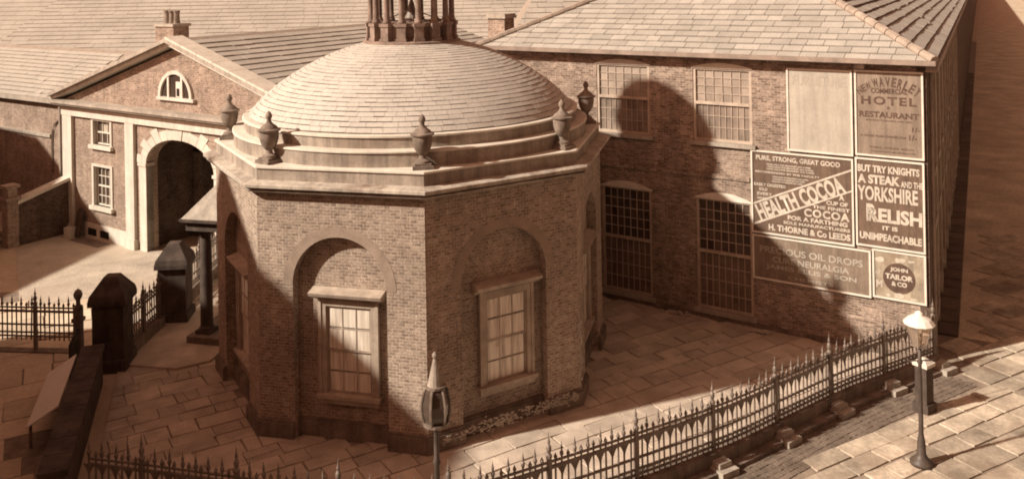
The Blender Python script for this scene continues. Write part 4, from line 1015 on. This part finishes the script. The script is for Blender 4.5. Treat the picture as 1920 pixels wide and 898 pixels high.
def railing(label, pts, step=0.150, post_every=14, buttress=True, side=1, base_h=0.38, rings=True, spand=True):
    ox, oy = pts[0]
    r = thing('iron_railing', label, 'railing', (ox, oy, 0))
    S = resample(pts, step); rr_ = random.Random(len(S))
    off = lambda x, y: (x-ox, y-oy)
    stones = []
    for i, (x, y, a) in enumerate(S):
        lx, ly = off(x, y)
        if i % post_every == 0:
            link('post', POST, r, (lx, ly, 0), a)
            if buttress:
                n = Vector((-math.sin(a), math.cos(a)))*side
                bt = MB().box(-0.24, 0.24, 0.10, 0.54, 0, 0.16).box(-0.17, 0.17, 0.10, 0.38, 0.16, 0.27).mesh('buttress_stone', 'stone')
                o = link('buttress_stone', bt, r, (lx, ly, 0), a if side > 0 else a+PI)
        else:
            link('bar', BT if i % 2 == 0 else BS, r, (lx, ly, rr_.uniform(-.012, .008)), a).rotation_euler = (rr_.gauss(0, .008), rr_.gauss(0, .010), a+rr_.uniform(-.2, .2))
            if spand and i % 2 == 0: link('spandrel', SPM, r, (lx, ly, 0), a)
    # rails follow the line
    for z, h, w_ in ((1.30, 0.02, 0.018), (1.19, 0.032, 0.022), (0.80, 0.022, 0.022), (0.57, 0.02, 0.02), (0.46, 0.02, 0.02)):
        mb = MB(); P = []
        for i, (x, y, a) in enumerate(S):
            n = Vector((-math.sin(a), math.cos(a)))*w_; lx, ly = off(x, y)
            P += [(lx-n.x, ly-n.y, z-h), (lx+n.x, ly+n.y, z-h), (lx+n.x, ly+n.y, z+h), (lx-n.x, ly-n.y, z+h)]
        F = []
        for i in range(len(S)-1):
            for q in range(4): F.append((i*4+q, i*4+(q+1) % 4, (i+1)*4+(q+1) % 4, (i+1)*4+q))
        mb.add(P, F).build('rail', 'iron', r)
    if rings:
        mb = MB()
        for i in range(len(S)-1):
            x = (S[i][0]+S[i+1][0])/2-ox; y = (S[i][1]+S[i+1][1])/2-oy; a = S[i][2]; t = Vector((math.cos(a), math.sin(a)))
            pts_ = [(x+t.x*0.034*math.cos(2*PI*q/7), y+t.y*0.034*math.cos(2*PI*q/7), 0.515+0.034*math.sin(2*PI*q/7)) for q in range(8)]
            mb.tube(pts_, 0.009, 4, cap=False)
        stuff(mb.build('ring_frieze', 'iron', r))
    # dwarf wall, one stone per bay
    for b0 in range(0, len(S)-1, post_every):
        seg = S[b0:b0+post_every+1]
        if len(seg) < 2: continue
        A_, B_ = [], []
        for (x, y, a) in seg:
            n = Vector((-math.sin(a), math.cos(a)))*0.15; lx, ly = off(x, y); A_.append((lx-n.x, ly-n.y)); B_.append((lx+n.x, ly+n.y))
        if len(seg) > 2:
            d0 = Vector(A_[1])-Vector(A_[0]); 
        poly_ = A_+B_[::-1]
        if area(poly_) < 0: poly_ = poly_[::-1]
        MB().prism(poly_, 0, base_h-0.012*((b0//post_every) % 2)).build('plinth_stone', 'plinth', r)
        if buttress:                                           # footing course on the street side
            A2_, B2_ = [], []
            for (x, y, a) in seg[1:-1]:
                n = Vector((-math.sin(a), math.cos(a)))*side; lx, ly = off(x, y); A2_.append((lx+n.x*0.151, ly+n.y*0.151)); B2_.append((lx+n.x*0.40, ly+n.y*0.40))
            if len(A2_) > 1:
                poly_ = A2_+B2_[::-1]
                if area(poly_) < 0: poly_ = poly_[::-1]
                MB().prism(poly_, 0, 0.11).build('kerb_stone', 'plinth', r)
    return r
railing('long curved spiked iron railing round the front of the yard', catmull(FENCE, 16), side=1)
sw = thing('boundary_wall', 'dark solid stone wall along the left side of the yard, behind the white board', 'wall', (-9.1, 17.6, 0), math.atan2(0.946, -0.325))
MB().box(0.0, 6.55, 0.03, 0.47, 0, 0.98).build('stonework', 'pier', sw)
for i in range(9): MB().box(i*0.725+0.01, i*0.725+0.715, -0.03, 0.53, 0.98, 1.10).build('coping_stone', 'pier', sw)
railing('iron railing between the two dark stone piers, bright court behind', [(-11.25, 25.3), (-11.2, 27.6)], side=1, buttress=False, rings=True, spand=False, post_every=7)
railing('iron railing behind the porch column, beyond the farther stone pier', [(-11.15, 28.7), (-11.1, 33.0)], side=1, buttress=False, spand=False)
railing('plain low iron railing running left from the nearer stone pier', [(-12.9, 25.8), (-17.5, 26.3)], side=1, buttress=False, spand=False, rings=False, base_h=0.06, post_every=9)
# stone piers
def pier(label, x, y, hgt, w_, rz):
    p_ = thing('stone_pier', label, 'pier', (x, y, 0), rz)
    MB().box(-w_-.07, w_+.07, -w_-.07, w_+.07, 0, 0.35).box(-w_, w_, -w_, w_, 0.35, hgt-0.72).build('shaft', 'pier', p_)
    mb = MB(); a, b = w_+0.09, w_*0.42
    z0, z1, z2 = hgt-0.72, hgt-0.60, hgt
    mb.box(-a, a, -a, a, z0, z1)
    mb.add([(-a, -a, z1), (a, -a, z1), (a, a, z1), (-a, a, z1), (-a*.93, -a*.93, z1+.16), (a*.93, -a*.93, z1+.16), (a*.93, a*.93, z1+.16), (-a*.93, a*.93, z1+.16), (-b, -b, z2), (b, -b, z2), (b, b, z2), (-b, b, z2)],
           [(0, 1, 5, 4), (1, 2, 6, 5), (2, 3, 7, 6), (3, 0, 4, 7), (4, 5, 9, 8), (5, 6, 10, 9), (6, 7, 11, 10), (7, 4, 8, 11), (8, 9, 10, 11)])
    mb.build('cap', 'pier', p_)
    return p_
pier('nearer dark stone pier with a sloping block cap at the left of the yard', -11.45, 24.85, 2.58, 0.42, 0.1)
pier('farther dark stone pier with a sloping block cap, beside the porch', -10.95, 28.15, 2.5, 0.42, 0.1)
gp = thing('gate_post', 'slim iron gate post with a ball finial left of the nearer stone pier', 'gate post', (-12.55, 25.1, 0))
MB().box(-0.10, 0.10, -0.10, 0.10, 0, 1.55).box(-0.14, 0.14, -0.14, 0.14, 1.2, 1.3).build('shaft', 'iron', gp)
MB().lathe([(0.13, 1.55), (0.13, 1.62), (0.06, 1.68), (0.06, 1.8), (0.11, 1.88), (0.125, 1.97), (0.09, 2.06), (0.02, 2.12)], 12).build('finial', 'iron', gp, True)
# solid low gate leaf in shade between gate post and the yard corner
gt = thing('boarded_gate', 'low dark boarded gate leaf standing open beside the nearer stone pier', 'gate', (-12.5, 25.0, 0), math.radians(-72))
for i in range(9): MB().box(0.1+i*0.16, 0.1+i*0.16+0.145, -0.02, 0.02, 0.08, 1.15+0.02*(i % 2)).build('plank', 'pier', gt)
for z in (0.3, 0.95): MB().box(0.05, 1.6, 0.021, 0.06, z, z+0.1).build('ledge', 'pier', gt)
# white board by the side railing
wb = thing('white_board', 'long white board leaning on the outer side of the dark wall at the left', 'board', (-9.1-0.325*4.75, 17.6+0.946*4.75, 0), math.atan2(0.946, -0.325))
MB().add([(-1.5, 1.30, 0.62), (1.5, 1.30, 0.62), (1.5, 0.62, 1.02), (-1.5, 0.62, 1.02), (-1.5, 1.29, 0.59), (1.5, 1.29, 0.59), (1.5, 0.61, 0.99), (-1.5, 0.61, 0.99)], [(3, 2, 1, 0), (4, 5, 6, 7), (1, 5, 4, 0), (2, 6, 5, 1), (3, 7, 6, 2), (0, 4, 7, 3)]).build('sheet', 'white_board', wb)
for x in (-1.2, 1.2): MB().box(x-0.03, x+0.03, 1.22, 1.28, 0, 0.62).build('leg', 'wood', wb)

# ------------------------------------------------------------------ lamps
def lamp_right():
    l = thing('street_lamp', 'street lamp with a broad pale reflector top on the sunny pavement at the right', 'street lamp', (8.75, 19.19, 0))
    tl = math.radians(1.0)
    MB().lathe([(0.24, 0.03), (0.24, 0.10), (0.15, 0.16), (0.095, 0.26), (0.08, 0.55), (0.065, 0.62), (0.052, 0.7), (0.038, 2.2), (0.06, 2.24), (0.04, 2.3), (0.035, 2.62)], 14).build('post', 'iron_lamp', l, True)
    MB().tube([(-0.28, 0, 2.28), (0.28, 0, 2.28)], 0.016, 6).build('ladder_bar', 'iron_lamp', l)
    MB().lathe([(0.15, 2.62), (0.29, 3.08)], 6, cap=False).build('glass', 'glass', l)
    fr = MB()
    for i in range(6):
        a = 2*PI*i/6; fr.tube([(0.152*math.cos(a), 0.152*math.sin(a), 2.62), (0.292*math.cos(a), 0.292*math.sin(a), 3.08)], 0.012, 4)
    fr.lathe([(0.165, 2.60), (0.165, 2.64)], 6); fr.build('lantern_frame', 'iron_tip', l)
    MB().lathe([(0.03, 2.64), (0.03, 2.75), (0.045, 2.82), (0.02, 2.9)], 8).build('burner', 'frame', l)
    MB().lathe([(0.31, 3.07), (0.33, 3.10), (0.24, 3.20), (0.10, 3.27), (0.08, 3.32), (0.03, 3.36)], 12).build('top', 'lamp_top', l)
lamp_right()
def lamp_centre():
    l = thing('street_lamp', 'street lamp with a pointed cone top standing before the octagonal building', 'street lamp', (-1.5, 15.75, 0))
    MB().lathe([(0.2, 0), (0.2, 0.15), (0.12, 0.3), (0.09, 0.8), (0.06, 0.9), (0.05, 2.1), (0.075, 2.15), (0.05, 2.2), (0.042, 2.75), (0.06, 2.8), (0.035, 2.86)], 14).build('post', 'iron_lamp', l, True)
    fr = MB()
    pr_ = [(0.21, 2.86), (0.255, 3.02), (0.262, 3.20), (0.215, 3.42), (0.15, 3.50)]
    for i in range(6):
        a = 2*PI*(i+0.25)/6; fr.tube([(r*math.cos(a), r*math.sin(a), z) for r, z in pr_], 0.024, 5)
    fr.lathe([(0.04, 2.82), (0.235, 2.83), (0.235, 2.88), (0.18, 2.88)], 12).lathe([(0.14, 3.48), (0.185, 3.49), (0.185, 3.53), (0.1, 3.53)], 12)
    fr.build('lantern_frame', 'iron_tip', l)
    MB().lathe([(r-0.012, z) for r, z in pr_], 6, cap=False, a0=2*PI*0.25/6).build('glass', 'pane_dark', l)
    MB().lathe([(0.15, 3.53), (0.14, 3.55), (0.045, 3.95), (0.03, 4.0), (0.05, 4.03), (0.05, 4.07), (0.01, 4.12)], 14).build('cone_top', 'parapet', l)
lamp_centre()

# ------------------------------------------------------------------ objects by the gatehouse
bx, by = GP(2.55, -1.3)
bw_ = thing('boundary_wall', 'low brick wall with pale stone coping beside the gatehouse at far left', 'wall', (*GP(1.9, -0.1), 0), GA-PI/2)
# local x runs out from the gatehouse front toward the viewer
zt = lambda x: 2.3-0.25*x
MB().add([(0, 0, 0), (2.3, 0, 0), (2.3, 0.3, 0), (0, 0.3, 0), (0, 0, zt(0)), (2.3, 0, zt(2.3)), (2.3, 0.3, zt(2.3)), (0, 0.3, zt(0))], [(0, 1, 5, 4), (1, 2, 6, 5), (2, 3, 7, 6), (3, 0, 4, 7), (4, 5, 6, 7)]).build('brickwork', 'brick_dark', bw_)
for i in range(3):
    a, b = i*0.75+0.01, i*0.75+0.74
    MB().add([(a, -0.1, zt(a)), (b, -0.1, zt(b)), (b, 0.42, zt(b)), (a, 0.42, zt(a)), (a, -0.1, zt(a)+.14), (b, -0.1, zt(b)+.14), (b, 0.42, zt(b)+.14), (a, 0.42, zt(a)+.14)], [(4, 5, 6, 7), (0, 1, 5, 4), (1, 2, 6, 5), (2, 3, 7, 6), (3, 0, 4, 7)]).build('coping_stone', 'coping', bw_)
MB().box(2.2, 2.65, -0.1, 0.38, 0, 1.95).box(2.12, 2.73, -0.18, 0.46, 1.95, 2.07).box(2.24, 2.61, -0.06, 0.34, 2.07, 2.45).box(2.14, 2.71, -0.16, 0.44, 2.45, 2.56).build('pier', 'brick_gate', bw_)
# stacked stone steps in front of it
st = thing('stone_steps', 'worn stone steps and stacked slabs below the low brick wall at far left', 'steps', (*GP(0.6, -2.0), 0), GA-PI/2)
rnd = random.Random(6)
for i in range(7): MB().box(-0.2+i*0.28, 2.6+rnd.uniform(-.1, .1), 0.2-i*0.0+rnd.uniform(-.05, .05), 1.2, i*0.15, i*0.15+0.13).build('slab', 'plinth' if i % 2 else 'stone', st)
x, y = GP(2.85, -0.45)
tag(MB().box(-0.2, 0.2, -0.16, 0.16, 0.0, 0.42).build('stone_block', 'stone_white', None, loc=(x, y, 0.008), rz=GA+0.2), 'small pale stone block at the foot of the left pilaster', 'block')
x, y = GP(3.15, -0.12)
pk = thing('leaning_board', 'dark arched board leaning against the gatehouse wall beside the left pilaster', 'board', (x, y, 0.0), GA)
o = MB().slab([(-0.24, 0), (0.24, 0), (0.24, 0.95)]+arc(0, 0.95, 0.24, 0.3, 0, PI, 8)[1:]+[], -0.04, 0).build('panel', 'pier', pk); o.rotation_euler = (math.radians(-12), 0, 0); o.location = (0, -0.24, 0)

# ------------------------------------------------------------------ stone post at the end of the railing
bo = thing('stone_post', 'dark square post with a pale cap just right of the street lamp', 'post', (9.9, 21.5, 0), 0.6)
MB().box(-0.20, 0.20, -0.20, 0.20, 0, 0.25).box(-0.15, 0.15, -0.15, 0.15, 0.25, 1.14).build('shaft', 'pier', bo)
MB().box(-0.19, 0.19, -0.19, 0.19, 1.14, 1.22).add([(-0.17, -0.17, 1.22), (0.17, -0.17, 1.22), (0.17, 0.17, 1.22), (-0.17, 0.17, 1.22), (-.05, -.05, 1.32), (.05, -.05, 1.32), (.05, .05, 1.32), (-.05, .05, 1.32)], [(0, 1, 5, 4), (1, 2, 6, 5), (2, 3, 7, 6), (3, 0, 4, 7), (4, 5, 6, 7)]).build('cap', 'stone_white', bo)

# ------------------------------------------------------------------ neighbouring houses out of view on the left (they throw the shade across the yard)
def house(name, label, D0, D1, prof_, m):
    hs = thing(name, label, 'house', tuple(GV*D0+HV*prof_[0][0]), math.atan2(HV.y, HV.x))
    # local x along HV, local y along -GV
    k0 = prof_[0][0]; pts = [(h-k0, z) for h, z in prof_]
    poly_ = [(pts[0][0], 0)]+[(pts[-1][0], 0)]+pts[::-1]
    L = D1
    MB().slab(poly_, 0.0, L).build('wall', m, hs)
    for i in range(len(pts)-1):
        (a, za), (b, zb) = pts[i], pts[i+1]
        if abs(b-a) < 0.05: continue
        MB().add([(a, -0.0, za+.02), (b, -0.0, zb+.02), (b, L, zb+.02), (a, L, za+.02), (a, -0.0, za+.12), (b, -0.0, zb+.12), (b, L, zb+.12), (a, L, za+.12)], [(4, 5, 6, 7), (0, 1, 5, 4), (2, 3, 7, 6), (1, 2, 6, 5), (3, 0, 4, 7)]).build('roof', 'slate_far', hs)
    return hs
DZ = math.tan(SUN_EL)
f1 = lambda h: 4.51+0.443*(h-20.16)-0.12
D0 = -9.0
house('brick_house', 'brick house with a long sloping roof across the left side street', D0, 10.0,
      [(13.5, f1(13.5)-DZ*D0), (25.2, f1(25.2)-DZ*D0), (27.4, 3.0-DZ*D0), (27.45, 1.6-DZ*D0), (30.5, 1.0-DZ*D0)], 'brick_dark')
D0 = -13.0
house('brick_cottage', 'brick cottage with a steep roof at the far end of the left street', D0, 9.0,
      [(34.0, -4.2-DZ*D0), (36.5, -3.2-DZ*D0), (40.2, -1.6-DZ*D0), (45.4, -0.25-DZ*D0), (52.0, -3.0-DZ*D0)], 'brick_dark')

def terrace(label, loc, rz, L, Dp, H_, m, nb):
    t = thing('unseen_terrace', label, 'building', (*loc, 0), rz)       # local x along the front, front faces local -y
    MB().box(0, L, 0, Dp, 0, H_).build('wall', m, t)
    MB().box(-0.2, L+0.2, -0.4, 0.0, H_-0.4, H_).build('cornice', 'stone', t)
    MB().add([(-0.2, -0.4, H_+.02), (L+.2, -0.4, H_+.02), (L+.2, Dp/2, H_+2.5), (-.2, Dp/2, H_+2.5), (L+.2, Dp, H_+.02), (-.2, Dp, H_+.02)], [(0, 1, 2, 3), (3, 2, 4, 5)]).build('roof', 'slate_far', t)
    for i in range(nb):
        x = L*(i+0.5)/nb
        for z in (1.0, 4.6, 8.2):
            if z+2 < H_-0.6:
                wn = MB().box(x-0.7, x+0.7, -0.03, 0.0, z, z+2.0).build('window', 'pane_dark', t)
                MB().box(x-0.8, x+0.8, -0.12, 0.0, z-0.15, z).build('sill', 'stone', wn)
terrace('unseen tall brick terrace behind the viewpoint, added to block bounced light', (42, -1.6), PI, 66, 9, 15, 'brick_dark', 16)  # out-of-view block added to cut skylight and ground bounce on the octagon
q = CN+street_n*13.5+street_dir*150
terrace('unseen brick terrace across the right-hand street, added to reflect sunlight into it', (q.x, q.y), math.atan2(-street_dir.y, -street_dir.x), 158, 9, 12, 'brick_long', 36)  # out-of-view row added to bounce sun into the shaded street
